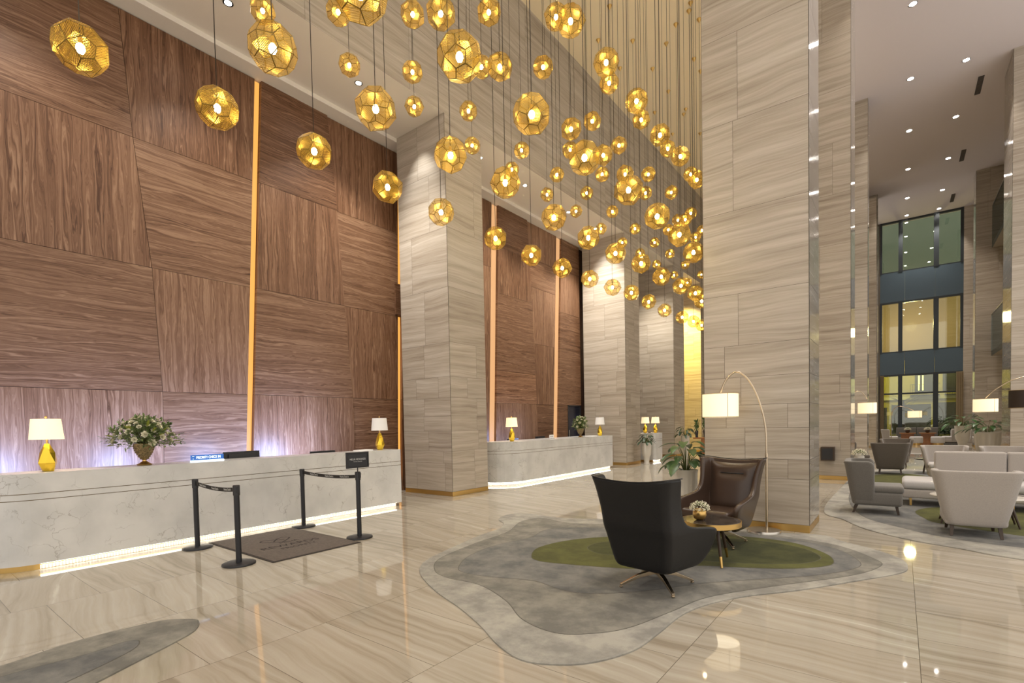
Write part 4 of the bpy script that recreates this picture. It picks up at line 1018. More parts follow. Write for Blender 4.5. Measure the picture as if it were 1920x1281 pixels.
def wing_chair(lm, label, loc, rz):
    t = empty('leather_armchair', loc, rz); tag(t, label, 'armchair', 'leather wing armchairs')
    lv = [(0.195, .255, -.27, .18, .07, 0), (0.215, .275, -.30, .25, .07, 0), (0.30, .295, -.32, .33, .07, 0), (0.40, .315, -.34, .385, .07, 0), (0.49, .33, -.362, .40, .07, 0), (0.535, .337, -.375, .37, .07, 0), (0.555, .340, -.385, .30, .07, 0),
          (0.575, .341, -.39, .12, .07, 0), (0.60, .342, -.40, -.08, .07, 0), (0.66, .342, -.41, -.16, .07, 0), (0.75, .343, -.43, -.20, .07, 0), (0.86, .353, -.46, -.23, .07, 0), (0.96, .370, -.485, -.26, .08, .01), (1.03, .388, -.50, -.285, .07, .03), (1.045, .39, -.498, -.295, .07, .035)]
    shell('shell', lv, 0.05, lm, t, flare=0.27, sub=1, pipe=M['seam'])
    rbox('underside', 0.52, 0.52, 0.10, (0, -0.02, 0.235), 0.04, lm, t, taper=0.8)
    rbox('seat_cushion', 0.62, 0.64, 0.15, (0, 0.07, 0.365), 0.05, lm, t, rot=(radians(3), 0, 0), seg=5)
    # padded inner back, leaning, with the slot seam
    mb = MB(); v = []; f = []; nx, nz = 12, 12
    for s in (0, 1):
        for j in range(nz + 1):
            z = 0.36 + (0.995 - 0.36) * j / nz; w = float(np.interp(z, [.36, .6, .75, .9, 1.0], [.29, .285, .28, .30, .335])); yb = float(np.interp(z, [.36, .6, .75, 1.0], [-.29, -.345, -.375, -.44]))
            for i in range(nx + 1):
                u = -1 + 2 * i / nx; pad = 0.055 * (1 - abs(u) ** 4) * (1 - abs(2 * j / nz - 1) ** 6)
                if abs(z - 0.845) < 0.03 and abs(u) < 0.62: pad -= 0.028
                v.append((u * w, yb + (0.02 + pad if s == 0 else -0.02), z - (0.03 * (1 - u * u) if j == nz else 0)))
    q = (nx + 1) * (nz + 1)
    for j in range(nz):
        for i in range(nx):
            a = j * (nx + 1) + i; f += [(a, a + 1, a + nx + 2, a + nx + 1), (q + a, q + a + nx + 1, q + a + nx + 2, q + a + 1)]
    mb.add(v, f); mb.build('backrest', lm, t, smooth=True, sub=1)
    mb = MB(); mb.tube([(-0.15, -0.342, 0.845), (0, -0.338, 0.842), (0.15, -0.342, 0.845)], 0.007, 8); o = mb.build('slot_seam', M['seam'], t, smooth=True)
    # swivel base: post and four splayed blades
    mb = MB(); mb.lathe([(0.028, 0.11), (0.028, 0.2), (0.06, 0.205)], n=20); mb.build('post', M['nickel'], t, smooth=True, auto=0.6)
    for k in range(4):
        a = pi / 4 + k * pi / 2 + 0.15
        mb = MB(); c_, s_ = cos(a), sin(a)
        v = []
        for r, z, w, hh in ((0.0, 0.135, 0.024, 0.022), (0.18, 0.095, 0.019, 0.016), (0.355, 0.022, 0.013, 0.010)):
            for sx, sz in ((-1, -1), (1, -1), (1, 1), (-1, 1)): v.append((c_ * r - s_ * w * sx, s_ * r + c_ * w * sx, z + hh * sz))
        f = [(0, 3, 2, 1), (8, 9, 10, 11)] + [(i * 4 + k2, i * 4 + (k2 + 1) % 4, (i + 1) * 4 + (k2 + 1) % 4, (i + 1) * 4 + k2) for i in range(2) for k2 in range(4)]
        mb.add(v, f)
        mb.lathe([(0.016, 0.0), (0.016, 0.014)], (c_ * 0.347, s_ * 0.347, 0), n=12)
        mb.build('leg', M['nickel'], t, bevel=0.002)
    return t
RT = 0.0228
wing_chair(M['leather'], 'black leather wing armchair with its back to the camera', (-1.80, 4.50, RT), radians(-9))
wing_chair(M['leather_brown'], 'dark brown leather wing armchair facing the camera beside the arc lamp', (-1.79, 6.50, RT), radians(168))

# ------------------------------------------------------------------ SIDE TABLE AND POSY
t = empty('side_table', (-1.63, 5.60, RT)); tag(t, 'round dark marble side table with brass rim between the leather armchairs', 'side table')
mb = MB(); mb.lathe([(0.30, 0.43), (0.30, 0.452)], n=64); mb.build('table_top', M['dark_marble'], t, bevel=0.004)
mb = MB(); mb.lathe([(0.302, 0.395), (0.310, 0.395), (0.310, 0.449), (0.302, 0.449)], n=64, closed=False); mb.build('brass_rim', M['brass'], t, smooth=True, auto=0.7)
mb = MB(); mb.lathe([(0.29, 0.398), (0.29, 0.429)], n=48); mb.build('apron', M['leg_wood'], t)
for k in range(3):
    a = 2 * pi * k / 3 - 0.9
    mb = MB(); mb.tube([(cos(a) * .17, sin(a) * .17, .40), (cos(a) * .25, sin(a) * .25, .11)], [.021, .016], 12); lg = mb.build('leg', M['leg_wood'], t, smooth=True, auto=0.8)
    mb = MB(); mb.tube([(cos(a) * .25, sin(a) * .25, .11), (cos(a) * .28, sin(a) * .28, .0)], [.0165, .012], 12); mb.build('brass_cap', M['brass'], lg, smooth=True, auto=0.8)
def posy(name, loc, s, label, pot):
    t = empty(name, loc); tag(t, label, 'flowers', 'small bowls of white flowers')
    mb = MB(); mb.lathe([(0.032 * s, 0), (0.058 * s, 0.018 * s), (0.072 * s, 0.055 * s), (0.068 * s, 0.095 * s), (0.055 * s, 0.115 * s)], n=32); mb.build('bowl', pot, t, smooth=True, auto=0.8)
    rnd = random.Random(9); mb = MB(); ml = MB()
    for i in range(300):
        a = rnd.uniform(0, 2 * pi); el = math.asin(rnd.uniform(-0.12, 1)); r = rnd.uniform(0.78, 1.0) * 0.105 * s
        c = Vector((cos(a) * cos(el) * r * 1.05, sin(a) * cos(el) * r * 1.05, 0.12 * s + sin(el) * r * 0.85)); q = rnd.uniform(0.005, 0.0085) * s
        d = c - Vector((0, 0, 0.11 * s)); d.normalize(); u = d.orthogonal().normalized(); w = d.cross(u)
        mb.add([c + u * q, c + w * q, c - u * q, c - w * q, c + d * q * 0.7], [(0, 1, 4), (1, 2, 4), (2, 3, 4), (3, 0, 4)])
        if i % 2: leaf_blade(ml, c - d * 0.03 * s, (d + Vector((rnd.uniform(-.6, .6), rnd.uniform(-.6, .6), 0))), 0.035 * s, 0.01 * s, 0.2)
    f = mb.build('tiny_blooms', M['petal'], t); f['kind'] = 'stuff'
    ml.build('foliage', M['leaf_pale'], t)
    return t
posy('flower_bowl', (-1.72, 5.52, RT + 0.453), 1.0, 'small gold bowl of white baby\u2019s breath on the side table', M['brass'])

# ------------------------------------------------------------------ ARC FLOOR LAMPS
def arc_lamp(loc, rz, pts, shade_c, label, lit=True, r=0.235, h=0.33, shade_m=None, power=14, base_r=0.205):
    t = empty('arc_floor_lamp', loc, rz); tag(t, label, 'floor lamp', 'arc floor lamps')
    mb = MB(); mb.lathe([(base_r, 0), (base_r + 0.003, 0.004), (base_r + 0.003, 0.045), (base_r, 0.05), (0.03, 0.05)], n=56); mb.build('base', M['steel'], t, smooth=True, auto=0.6)
    P = [Vector(p) for p in pts]
    mb = MB(); mb.tube([(P[0].x, P[0].y, 0.05), P[0]], 0.017, 14); mb.build('pole', M['nickel'], t, smooth=True, auto=0.8)
    mb = MB(); mb.lathe([(0.02, -0.03), (0.02, 0.03)], P[0], n=16); mb.build('collar', M['nickel'], t, bevel=0.003)
    mb = MB(); mb.tube(smooth_line(P, 10), 0.0125, 10); mb.build('arc', M['nickel'], t, smooth=True, auto=0.8)
    x, y, z = shade_c
    mb = MB(); mb.lathe([(r, -h / 2), (r, h / 2), (r - 0.004, h / 2), (r - 0.004, -h / 2)], shade_c, n=56, closed=False)
    sh = mb.build('lamp_shade', shade_m or M['shade'], t, smooth=True, auto=0.7)
    mb = MB()
    for zz in (-h / 2, h / 2 - 0.008): mb.lathe([(r + 0.0015, zz), (r + 0.0015, zz + 0.008), (r - 0.002, zz + 0.008), (r - 0.002, zz)], shade_c, n=56, closed=False)
    mb.box(x + r * 0.62 - 0.004, x + r * 0.62 + 0.004, y - r * 0.79, y - r * 0.775, z - h / 2, z + h / 2)
    mb.build('trim_band', M['shade_trim'], sh)
    if lit:
        mb = MB(); mb.lathe([(r - 0.006, -h / 2 + 0.012), (r - 0.006, -h / 2 + 0.016)], shade_c, n=48); mb.build('diffuser', M['shade_in'], sh)
        mb = MB(); mb.lathe([(r - 0.006, h / 2 - 0.03), (r - 0.006, h / 2 - 0.026)], shade_c, n=48); mb.build('top_light_blocker', M['shade'], sh)  # added disc, stops light leaving through the top of the shade
    mb = MB(); mb.tube([(x, y, z + h / 2 - 0.06), (x, y, P[-1].z)], 0.006, 8)
    for k in range(3): a = 2 * pi * k / 3 + .3; mb.tube([(x, y, z + h / 2 - 0.02), (x + (r - .003) * cos(a), y + (r - .003) * sin(a), z + h / 2 - 0.02)], 0.0025, 5)
    mb.build('spider', M['nickel'], t)
    return t
arc_lamp((-1.47, 7.47, 0), 0, [(0.03, 0.03, 1.06), (0.02, 0.02, 1.45), (-0.05, 0.0, 1.80), (-0.15, -0.02, 2.05), (-0.26, -0.035, 2.185), (-0.36, -0.05, 2.205), (-0.46, -0.075, 2.10), (-0.53, -0.095, 1.93)], (-0.53, -0.10, 1.755), 'arc floor lamp with a glowing drum shade in front of the large pillar', power=16)
arc_lamp((-1.35, 18.2, 0), 0, [(0, 0, 1.2), (0.05, 0, 1.8), (0.2, 0.05, 2.25), (0.4, 0.1, 2.32), (0.56, 0.15, 2.1)], (0.56, 0.16, 1.82), 'arc floor lamp glowing between the second and third lounge pillars', power=16)
arc_lamp((3.0, 17.0, RT), 0, [(0, 0, 1.3), (-0.05, 0, 1.9), (-0.35, 0.05, 2.40), (-0.8, 0.1, 2.38), (-1.15, 0.12, 2.15), (-1.33, 0.15, 1.95)], (-1.33, 0.16, 1.76), 'arc floor lamp glowing in front of the far right pillar', power=16)
arc_lamp((-0.35, 29.5, 0), 0, [(0, 0, 1.2), (0.02, 0, 1.7), (0.2, 0, 2.0), (0.5, 0, 1.98), (0.82, 0, 1.82)], (0.86, 0, 1.64), 'distant arc floor lamp with a bright white shade near the window', power=40, r=0.26, h=0.32)
arc_lamp((2.9, 12.9, RT), 0, [(0, 0, 1.3), (-0.1, 0, 1.9), (-0.4, 0, 2.3), (-0.8, 0, 2.25), (-1.10, 0, 2.05)], (-1.10, 0, 1.80), 'unlit arc lamp with a dark drum shade at the right edge of the picture', lit=False, shade_m=M['shade_dark'])

# ------------------------------------------------------------------ LOUNGE SEATING
def tub_chair(m, ms=None):
    t = empty('tub_armchair')
    lv = [(0.13, .27, -.26, .02, .08, 0), (0.15, .285, -.28, .02, .09, 0), (0.30, .325, -.305, .02, .10, 0), (0.50, .365, -.335, .02, .11, 0), (0.70, .405, -.365, .02, .12, 0), (0.79, .425, -.38, .02, .12, 0), (0.825, .43, -.385, -.02, .12, 0), (0.835, .425, -.382, -.05, .12, 0)]
    shell('backrest', lv, 0.075, m, t, sub=1)
    rbox('seat_base', 0.60, 0.62, 0.22, (0, 0.06, 0.24), 0.045, m, t)
    rbox('seat_cushion', 0.60, 0.62, 0.12, (0, 0.08, 0.39), 0.05, ms or m, t)
    for sx in (-1, 1):
        for sy in (-1, 1):
            mb = MB(); o = 0.03 if sy > 0 else 0.06
            x, y = sx * 0.22, (0.29 if sy > 0 else -0.20)
            v = [(x - .022, y - .022, .16), (x + .022, y - .022, .16), (x + .022, y + .022, .16), (x - .022, y + .022, .16)]
            b = [(x + sx * .015 - .014, y + sy * o - .014, 0), (x + sx * .015 + .014, y + sy * o - .014, 0), (x + sx * .015 + .014, y + sy * o + .014, 0), (x + sx * .015 - .014, y + sy * o + .014, 0)]
            mb.add(b + v, [(0, 3, 2, 1), (4, 5, 6, 7)] + [(i, (i + 1) % 4, 4 + (i + 1) % 4, 4 + i) for i in range(4)])
            mb.build('leg', M['leg_wood'], t)
    return t
tubs = {}
for kind, x, y, rz, lb in (('fabric_grey', -0.35, 10.00, -88, 'grey tub armchair seen from its side in front of the second pillar'),
                           ('fabric_white', 0.74, 8.72, 2, 'pale taupe tub armchair with its back to the camera, in front of the white sofa'),
                           ('fabric_brown', -0.22, 16.9, 0, 'taupe brown tub armchair with its back turned, beyond the grey chair'),
                           ('fabric_brown', -0.10, 19.6, 180, 'light topped tub armchair just behind the taupe brown one'),
                           ('fabric_brown', -1.15, 17.9, -70, 'brown tub armchair half hidden behind the second pillar'),
                           ('fabric_white', 0.80, 15.2, 182, 'pale tub armchair facing the camera behind the left end of the white sofa'),
                           ('fabric_white', 1.80, 15.0, 178, 'pale tub armchair facing the camera behind the right end of the white sofa')):
    if kind not in tubs: o = tubs[kind] = tub_chair(M[kind], M['fabric_seat'] if kind == 'fabric_white' else None)
    else: o = copy_tree(tubs[kind])
    o.location = (x, y, RT); o.rotation_euler.z = radians(rz); tag(o, lb, 'armchair', 'tub armchairs in the lounge')
t = empty('sofa', (0, 0, RT)); tag(t, 'long off white sofa with an open daybed end, facing the camera', 'sofa')
rbox('frame', 2.9, 0.86, 0.15, (1.47, 11.35, 0.205), 0.03, M['fabric_white'], t)
rbox('daybed_cushion', 0.80, 0.88, 0.15, (0.42, 11.35, 0.36), 0.06, M['fabric_seat'], t, seg=5)
rbox('seat_cushion', 1.02, 0.88, 0.15, (1.34, 11.35, 0.36), 0.06, M['fabric_seat'], t, seg=5)
rbox('seat_cushion', 1.02, 0.88, 0.15, (2.37, 11.35, 0.36), 0.06, M['fabric_seat'], t, seg=5)
rbox('backrest', 0.92, 0.20, 0.48, (0.93, 11.62, 0.66), 0.035, M['fabric_white'], t, seg=4)
rbox('backrest', 0.92, 0.20, 0.48, (1.86, 11.62, 0.66), 0.035, M['fabric_white'], t, seg=4)
for x in (0.14, 1.4, 2.8):
    for y in (11.0, 11.7): mb = MB(); mb.box(x - .015, x + .015, y - .015, y + .015, 0, .14); mb.build('leg', M['brass'], t)
t = empty('coffee_table', (0.86, 9.55, RT)); tag(t, 'oval white marble coffee table behind the pale taupe armchair', 'coffee table')
mb = MB(); mb.lathe([(0.47, 0.36), (0.50, 0.372), (0.50, 0.385), (0.49, 0.395)], n=56); o = mb.build('table_top', M['white_top'], t, smooth=True, auto=0.6); o.scale = (1.05, 0.62, 1)
for k, (sx, sy) in enumerate(((-1, -1), (1, -1), (1, 1), (-1, 1))):
    mb = MB(); mb.tube([(sx * .30, sy * .14, .36), (sx * .40, sy * .2, 0)], [.02, .012], 10); mb.build('leg', M['leg_wood'], t, smooth=True, auto=0.8)
t = empty('coffee_table', (-0.76, 14.1, RT)); tag(t, 'small round table with white flowers behind the grey tub chair', 'side table')
mb = MB(); mb.lathe([(0.28, 0.46), (0.30, 0.47), (0.30, 0.49)], n=40); mb.build('table_top', M['dark_marble'], t)
mb = MB(); mb.tube([(0, 0, 0.46), (0, 0, 0.02)], .02, 10); mb.lathe([(0.16, 0), (0.16, 0.02)], n=30); mb.build('pedestal', M['leg_wood'], t)
t = empty('coffee_table', (0.62, 17.4, RT)); tag(t, 'low dark round table to the right of the taupe brown armchair', 'side table')
mb = MB(); mb.lathe([(0.30, 0.36), (0.32, 0.37), (0.32, 0.39)], n=40); mb.build('table_top', M['dark_marble'], t)
for k in range(3): a = 2 * pi * k / 3; mb = MB(); mb.tube([(cos(a) * .15, sin(a) * .15, .36), (cos(a) * .27, sin(a) * .27, 0)], [.018, .011], 10); mb.build('leg', M['leg_wood'], t, smooth=True, auto=0.8)
posy('flower_bowl', (-0.76, 14.1, RT + 0.491), 1.5, 'white flowers on the small table behind the grey tub chair', M['ceramic'])

# dark box fixed on the face of the second pillar
t = empty('wall_box', (-1.38, 14.84, 0.66)); tag(t, 'small dark wooden box fixed low on the second lounge pillar', 'wall box')
mb = MB(); mb.box(-0.2, 0.09, -0.24, -0.002, -0.17, 0.17); mb.build('case', M['leg_wood'], t, bevel=0.006)
mb = MB(); mb.box(-0.17, 0.06, -0.244, -0.241, -0.14, 0.14); mb.build('front_panel', M['black_plastic'], t)

# seating group by the window wall
t = empty('bench_sofa', (0, 36.6, 0)); tag(t, 'long grey bench sofa under the lowest window', 'sofa')
for a, b in ((-0.2, 0.70), (0.72, 1.65)):
    rbox('backrest', b - a, 0.15, 0.62, ((a + b) / 2, 0.2, 0.60), 0.02, M['fabric_grey'], t)
rbox('seat', 1.85, 0.6, 0.34, (0.72, -0.15, 0.19), 0.03, M['fabric_grey'], t)
for k, (x, lb) in enumerate(((0.45, 'left'), (1.30, 'right'))):
    t = empty('cafe_table', (x - 0.15, 35.3, 0)); tag(t, '%s of the two amber wooden tables in front of the bench sofa' % lb, 'table', 'amber tables by the window')
    mb = MB(); mb.box(-0.36, 0.36, -0.3, 0.3, 0.60, 0.64); mb.build('table_top', M['orange_wood'], t, bevel=0.004)
    mb = MB(); mb.box(-0.28, 0.28, -0.2, 0.2, 0, 0.60); mb.build('pedestal', M['orange_wood'], t)
    posy('flower_bowl', (x - 0.15, 35.3, 0.641), 1.5, 'dark bowl of white flowers on the %s amber table' % lb, M['leg_wood'])
pf = None
for x, y, lb in ((0.66, 34.5, 'left'), (1.54, 34.5, 'right')):
    if pf is None:
        pf = t = empty('round_stool'); mb = MB(); mb.lathe([(0.27, 0.12), (0.29, 0.15), (0.29, 0.42), (0.26, 0.46)], n=36); mb.build('seat', M['fabric_seat'], t, smooth=True, auto=0.6)
        mb = MB(); mb.lathe([(0.24, 0), (0.24, 0.12)], n=36); mb.build('brass_base', M['brass'], t, smooth=True, auto=0.6)
    else: t = copy_tree(pf)
    t.location = (x, y, 0); tag(t, '%s pale round stool with a brass base by the amber tables' % lb, 'stool', 'round stools by the window')
for kind, x, y, rz, lb in (('fabric_white', 2.15, 35.6, 90, 'pale tub chair at the right end of the window tables'), ('fabric_white', -0.5, 35.4, -90, 'pale tub chair at the left end of the bench sofa'), ('fabric_white', 2.75, 34.6, 100, 'pale tub chair half hidden behind the tall white plant pot')):
    o = copy_tree(tubs[kind]); o.location = (x, y, 0); o.rotation_euler.z = radians(rz); tag(o, lb, 'armchair', 'tub armchairs in the lounge')

# ------------------------------------------------------------------ POTTED PLANTS
def pot(kind, t, h, r):
    mb = MB()
    if kind == 'ribbed':
        n = 64; v = []; f = []; prof = [(0.72, 0), (0.86, 0.25), (0.97, 0.7), (1.0, 0.93), (1.04, 0.96), (1.04, 1.0), (0.94, 1.0), (0.92, 0.94)]
        for rr, z in prof:
            for k in range(n):
                q = r * rr * (1 + (0.022 * (1 if k % 4 < 2 else -1) if z < 0.9 else 0)); a = 2 * pi * k / n; v.append((q * cos(a), q * sin(a), z * h))
        for i in range(len(prof) - 1):
            for k in range(n): f.append((i * n + k, i * n + (k + 1) % n, (i + 1) * n + (k + 1) % n, (i + 1) * n + k))
        f.append(tuple(range(n - 1, -1, -1))); mb.add(v, f)
    else:
        mb.lathe([(r * .62, 0), (r * .64, h * .03), (r * .52, h * .10), (r * .60, h * .28), (r * .68, h * .36), (r * .9, h * .46), (r * .97, h * .7), (r, h * .97), (r * 1.03, h), (r * .92, h), (r * .9, h * .94)], n=40, closed=False)
    mb.build('pot', M['ceramic'], t, smooth=True, auto=0.6)
    mb = MB(); mb.lathe([(r * .9, h * .93), (r * .9, h * .935)], n=32); mb.build('soil', M['soil'], t)

def plant(loc, kind, h, r, nl, L, W, spread, rise, seed, label, lm, droop=0.9):
    t = empty('potted_plant', loc); tag(t, label, 'potted plant', 'plants in white pots'); pot(kind, t, h, r)
    rnd = random.Random(seed); ms = MB(); ml = MB()
    for i in range(nl):
        a = 2.4 * i + rnd.uniform(-.3, .3); q = (i + 0.5) / nl; hgt = rise * (0.25 + 0.75 * (1 - q)) * rnd.uniform(0.85, 1.1); out = spread * (0.3 + 0.7 * q) * rnd.uniform(0.8, 1.15)
        d = Vector((cos(a), sin(a), 0)); b = Vector((0, 0, h * .93)) + d * 0.03
        tip = b + d * out * 0.75 + Vector((0, 0, hgt))
        ms.tube([b, b + d * out * 0.25 + Vector((0, 0, hgt * 0.65)), tip], [.007, .006, .004], 5, False)
        l_ = L * rnd.uniform(0.75, 1.15)
        leaf_blade(ml, tip, d * 0.9 + Vector((rnd.uniform(-.2, .2), rnd.uniform(-.2, .2), 0.25 - 0.6 * q)), l_, W * rnd.uniform(0.8, 1.1), droop * rnd.uniform(0.6, 1.3), fold=0.3)
    ms.build('stems', M['stem'], t, smooth=True); ml.build('leaves', lm, t, smooth=True)
    return t
plant((-2.90, 8.60, 0), 'ribbed', 0.72, 0.185, 26, 0.31, 0.17, 0.34, 0.52, 3, 'broad leaved green plant in a ribbed white pot behind the brown leather armchair', M['leaf'], 1.2)
plant((-7.27, 17.35, 0), 'urn', 0.78, 0.17, 24, 0.24, 0.11, 0.26, 0.36, 4, 'drooping dark plant in a white urn in front of the farthest desk', M['leaf_dark'], 1.5)
plant((-6.9, 20.4, 0), 'urn', 0.95, 0.17, 24, 0.32, 0.12, 0.38, 0.42, 5, 'drooping dark plant in a white urn beside the far left pillar', M['leaf_dark'], 1.5)
plant((2.22, 30.6, 0), 'urn', 1.08, 0.28, 24, 0.50, 0.19, 0.70, 0.50, 6, 'tall white urn with a spreading green plant in front of the far right pillar', M['leaf'], 1.0)
plant((2.80, 28.0, 0), 'ribbed', 0.85, 0.42, 28, 0.50, 0.20, 0.85, 0.50, 7, 'wide white pot with a large green plant beside the tall urn', M['leaf'], 1.0)
# planting box at the window
t = empty('planter', (2.0, 37.2, 0)); tag(t, 'dark leafy planting along the foot of the window', 'planter')
mb = MB(); mb.box(-0.45, 0.7, -0.15, 0.15, 0, 0.35); mb.build('trough', M['black_plastic'], t)
rp = random.Random(8); mb = MB()
for i in range(160): leaf_blade(mb, (rp.uniform(-.45, .7), rp.uniform(-.15, .15), rp.uniform(.35, .75)), (rp.uniform(-1, 1), rp.uniform(-1, 1), rp.uniform(-.2, 1)), .22, .08, .5)
mb.build('foliage', M['leaf_dark'], t)

# amber console with vases in the far passage
t = empty('console_table', (-6.15, 19.6, 0)); tag(t, 'amber wooden console table in the yellow lit passage', 'table')
mb = MB(); mb.box(-0.1, 0.9, -0.25, 0.25, 0.86, 0.91); mb.build('table_top', M['orange_wood'], t, bevel=0.004)
mb = MB(); mb.add([(0.10, -.2, 0), (0.55, -.2, 0), (0.55, .2, 0), (0.10, .2, 0), (0.18, -.2, .86), (0.60, -.2, .86), (0.60, .2, .86), (0.18, .2, .86)], [(0, 3, 2, 1), (4, 5, 6, 7), (0, 1, 5, 4), (1, 2, 6, 5), (2, 3, 7, 6), (3, 0, 4, 7)]); mb.build('pedestal', M['orange_wood'], t)
v0 = None
for k, (x, y, s) in enumerate(((-6.16, 19.50, 1.0), (-5.90, 19.68, 1.15), (-5.63, 19.5, 1.05), (-5.36, 19.66, 1.2))):
    if v0 is None:
        v0 = t = empty('flower_vase'); mb = MB(); mb.lathe([(0.05, 0), (0.045, 0.05), (0.06, 0.2), (0.055, 0.26)], n=20); mb.build('vase', M['black_plastic'], t, smooth=True, auto=0.8)
        rq = random.Random(3); ml = MB(); mf = MB()
        for i in range(110):
            a = rq.uniform(0, 2 * pi); z = rq.uniform(0.24, 0.62); r = rq.uniform(0, 0.11)
            leaf_blade(ml, (cos(a) * r, sin(a) * r, z), (cos(a) * .4, sin(a) * .4, 1), rq.uniform(.06, .13), .03, .1)
            if i % 5 == 0: leaf_blade(mf, (cos(a) * r, sin(a) * r, z * .8), (cos(a), sin(a), .4), .06, .05, .1)
        ml.build('foliage', M['leaf'], t); mf.build('blooms', M['petal'], t)
    else: t = copy_tree(v0)
    t.location = (x, y, 0.911); t.scale = (s, s, s); tag(t, '%s dark vase of upright greenery from the left on the amber console' % ORD[k + 1], 'flowers', 'vases on the amber console')

# ------------------------------------------------------------------ PENDANT LAMPS
def hull_dual():
    """pentagonal icositetrahedron: 24 five sided facets"""
    tt = 1.839286755214161
    P = []
    base = (1.0, 1 / tt, tt)
    for perm, par in (((0, 1, 2), 0), ((1, 2, 0), 0), ((2, 0, 1), 0), ((0, 2, 1), 1), ((2, 1, 0), 1), ((1, 0, 2), 1)):
        for s in range(8):
            sg = [1 if s >> k & 1 else -1 for k in range(3)]
            if (sum(1 for q in sg if q > 0) % 2) == par: P.append(Vector((base[perm[0]] * sg[0], base[perm[1]] * sg[1], base[perm[2]] * sg[2])))
    bm = bmesh.new(); [bm.verts.new(p) for p in P]
    bmesh.ops.convex_hull(bm, input=bm.verts); bm.normal_update()
    D = []
    for f in bm.faces:
        q = f.normal / f.normal.dot(f.verts[0].co)
        if not any((q - d).length < 1e-3 for d in D): D.append(q)
    bm.free()
    R = max(d.length for d in D); D = [d / R for d in D]
    bm = bmesh.new(); [bm.verts.new(p) for p in D]
    bmesh.ops.convex_hull(bm, input=bm.verts)
    bmesh.ops.dissolve_limit(bm, angle_limit=0.02, verts=bm.verts, edges=bm.edges)
    bm.normal_update()
    return bm
bm = hull_dual(); RP = 0.172
bmesh.ops.scale(bm, vec=(RP, RP, RP), verts=bm.verts)
open_face = max(bm.faces, key=lambda f: f.calc_center_median().z)
orig = list(bm.faces)
res_ = bmesh.ops.inset_individual(bm, faces=orig, thickness=0.0045, depth=0.0)
bm.normal_update()
uvl = bm.loops.layers.uv.new('UVMap')
inner = set(orig)
for f in bm.faces:
    f.material_index = 1 if f in inner else 0
    e = (f.verts[1].co - f.verts[0].co).normalized(); g = f.normal.cross(e)
    for lp in f.loops: lp[uvl].uv = (lp.vert.co.dot(e), lp.vert.co.dot(g))
shade_me = bpy.data.meshes.new('faceted_shade'); bm.to_mesh(shade_me); bm.free()
bulb_m = emis('lamp_bulb', (1.0, 0.88, 0.62), 60.0, sample=False)
def pendant_proto():
    t = empty('pendant_lamp')
    s = link('faceted_shade', shade_me, [M['gold_frame'], M['etched']], t)
    mb = MB(); mb.lathe([(0.010, 0.03), (0.022, 0.018), (0.027, -0.005), (0.018, -0.028), (0.004, -0.034)], n=16); mb.build('bulb', bulb_m, t, smooth=True)
    mb = MB(); mb.lathe([(0.014, 0.03), (0.014, 0.075), (0.005, 0.085)], n=12); mb.build('bulb_holder', M['brass'], t)
    mb = MB(); mb.lathe([(0.006, 0.0), (0.018, 0.03), (0.06, 0.10), (0.062, 0.115)], n=16); mb.build('ceiling_cup', M['brass'], t, smooth=True, auto=0.6)
    pl = bpy.data.lights.new('bulb_light', 'POINT'); pl.energy = 15; pl.color = (1.0, 0.84, 0.52); pl.shadow_soft_size = 0.03
    o = bpy.data.objects.new('bulb_light', pl); col.objects.link(o); o.parent = t
    return t
cord_me = None
def cord_mesh(L):
    mb = MB(); mb.tube([(0, 0, 0.08), (0, 0, L)], 0.0036, 5, False); me = bpy.data.meshes.new('cord'); me.from_pydata(mb.v, [], mb.f); return me
LOW = [(-4.43, 1.01), (-4.41, 1.87), (-3.43, 1.83), (-2.59, 1.94), (-3.43, 2.69), (-4.4, 2.72), (-4.45, 3.62), (-2.49, 2.7), (-2.48, 3.57), (-3.46, 3.59), (-4.47, 4.45), (-3.4, 4.37), (-3.5, 5.49), (-4.52, 5.56), (-4.55, 6.47), (-4.53, 7.34), (-2.48, 4.47), (-2.44, 5.4), (-2.47, 6.32), (-3.51, 6.4), (-3.51, 7.26), (-2.47, 7.14), (-2.56, 8.03), (-3.41, 8.0), (-3.44, 8.97), (-3.38, 9.83), (-3.35, 10.6), (-3.47, 11.4), (-4.49, 8.22), (-4.44, 9.03), (-4.33, 9.66), (-4.37, 10.64), (-4.42, 11.71), (-4.38, 12.8), (-4.34, 13.56), (-4.34, 14.25)]
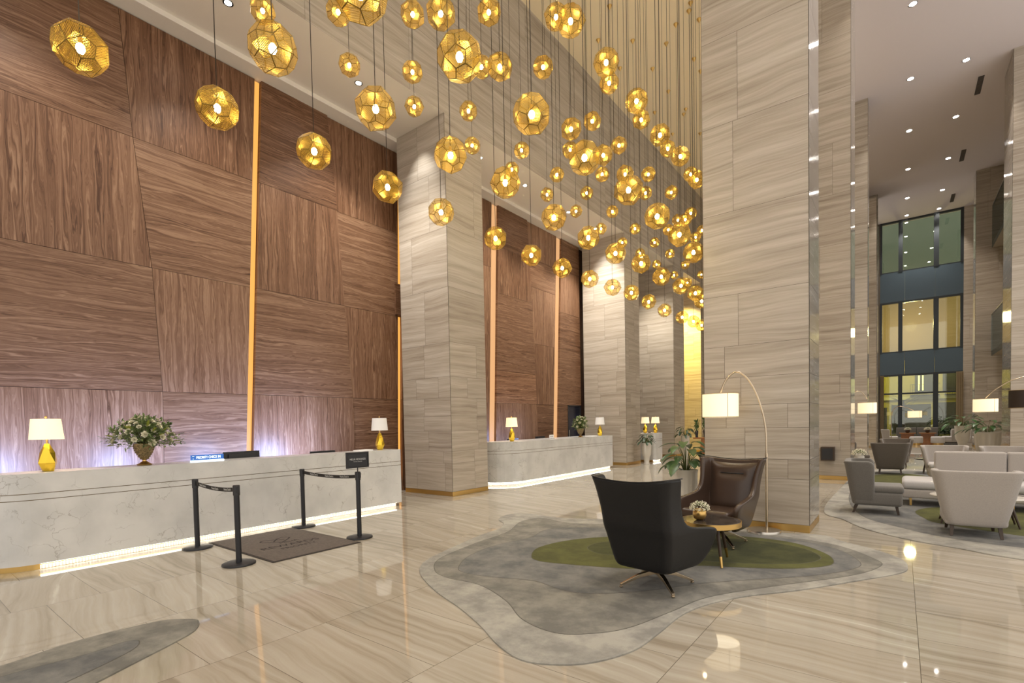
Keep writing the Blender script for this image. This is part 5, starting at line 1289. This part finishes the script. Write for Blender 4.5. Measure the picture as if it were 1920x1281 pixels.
UPPER = [(-6.71, 3.46, 7.1), (-5.96, 4.1, 7.1), (-6.7, 4.78, 7.1), (-5.22, 4.75, 7.1), (-6.07, 5.49, 7.1), (-6.7, 6.08, 7.1), (-4.03, 4.08, 6.1), (-4.4, 5.37, 7.1), (-5.16, 6.09, 7.1), (-4.05, 5.14, 6.1), (-4.42, 6.7, 7.1), (-6.06, 6.77, 7.1), (-3.74, 6.01, 7.1), (-2.97, 5.08, 6.1), (-4.05, 6.89, 6.1), (-4.5, 8.34, 7.1), (-6.75, 7.63, 7.1), (-6.72, 8.88, 7.1), (-6.1, 8.4, 7.1), (-6.09, 9.71, 7.1), (-6.8, 10.38, 7.1), (-6.75, 11.67, 7.1), (-3.79, 8.98, 7.1), (-5.33, 9.02, 7.1), (-4.02, 7.9, 6.1), (-4.44, 9.55, 7.1), (-3.04, 7.94, 6.1), (-3.77, 10.26, 7.1), (-3.01, 8.79, 6.1), (-5.3, 10.35, 7.1), (-4.02, 8.76, 6.1), (-4.5, 11.02, 7.1), (-4.92, 11.86, 7.1), (-4.42, 12.24, 7.1), (-3.76, 11.64, 7.1), (-3.06, 9.83, 6.1), (-6.02, 10.93, 7.1), (-6.03, 12.32, 7.1), (-4.46, 13.79, 7.1), (-4.89, 14.02, 7.1), (-4.38, 13.1, 6.7), (-6.81, 13.18, 7.1), (-6.06, 13.82, 7.1), (-6.83, 14.61, 7.1), (-6.06, 15.27, 7.1), (-5.35, 14.53, 7.1), (-4.93, 15.66, 7.1), (-4.94, 16.32, 7.5), (-6.81, 15.91, 7.1), (-6.07, 16.62, 7.1), (-6.85, 17.42, 7.1), (-6.09, 18.17, 7.1), (-6.84, 19.13, 7.1), (-6.02, 19.77, 7.1), (-5.94, 17.93, 6.4), (-2.96, 5.93, 6.1), (-3.79, 7.69, 7.1), (-2.98, 6.9, 6.1)]
def clear(p):
    x, y, z = p
    for a, b in LOW:
        d = hypot(x - a, y - b)
        if d < 0.21: k = 0.22 / max(d, 0.01); x, y = a + (x - a) * k, b + (y - b) * k
    return (x, y, z)
UPPER = [clear(p) for p in UPPER]
proto = pendant_proto(); first = True
names = []
rows = {}
for x, y in LOW: rows.setdefault(('low', -1.0 if x < -4 else (0.0 if x < -3 else 1.0)), []).append((x, y, 4.17))
for p in UPPER: rows.setdefault(('mid' if p[2] < 6.3 else 'top', round((p[0] + 6.75) / 0.75)), []).append(p)
WH = {-1.0: 'row nearest the wood wall', 0.0: 'middle row', 1.0: 'row nearest the large pillar'}
rp = random.Random(21)
tops = sorted(k[1] for k in rows if k[0] == 'top'); mids = sorted(k[1] for k in rows if k[0] == 'mid')
for key in sorted(rows):
    ps = sorted(rows[key], key=lambda p: p[1])
    for i, p in enumerate(ps):
        if key[0] == 'low': lb = 'gold pendant lamp, lowest tier, %s, %s from the camera' % (WH[key[1]], ORD[i + 1])
        elif key[0] == 'mid': lb = 'gold pendant lamp, middle tier, %s row from the left, %s from the camera' % (ORD[mids.index(key[1]) + 1], ORD[i + 1])
        else: lb = 'gold pendant lamp, top tier, %s row from the left, %s from the camera' % (ORD[tops.index(key[1]) + 1], ORD[i + 1])
        t = proto if first else copy_tree(proto); first = False
        t.location = p; tag(t, lb, 'pendant lamp', 'faceted gold pendant lamps')
        for ch in t.children:
            nm = ch.name.split('.')[0]
            if nm == 'ceiling_cup': ch.location = (0, 0, ZH - p[2] - 0.115)
            if nm in ('faceted_shade',): ch.rotation_euler = (rp.uniform(-.5, .5), rp.uniform(-.5, .5), rp.uniform(0, 6.28))
        cd = bpy.data.objects.new('cord', cord_mesh(ZH - p[2] - 0.09)); cd.data.materials.append(M['cable']); col.objects.link(cd); cd.parent = t
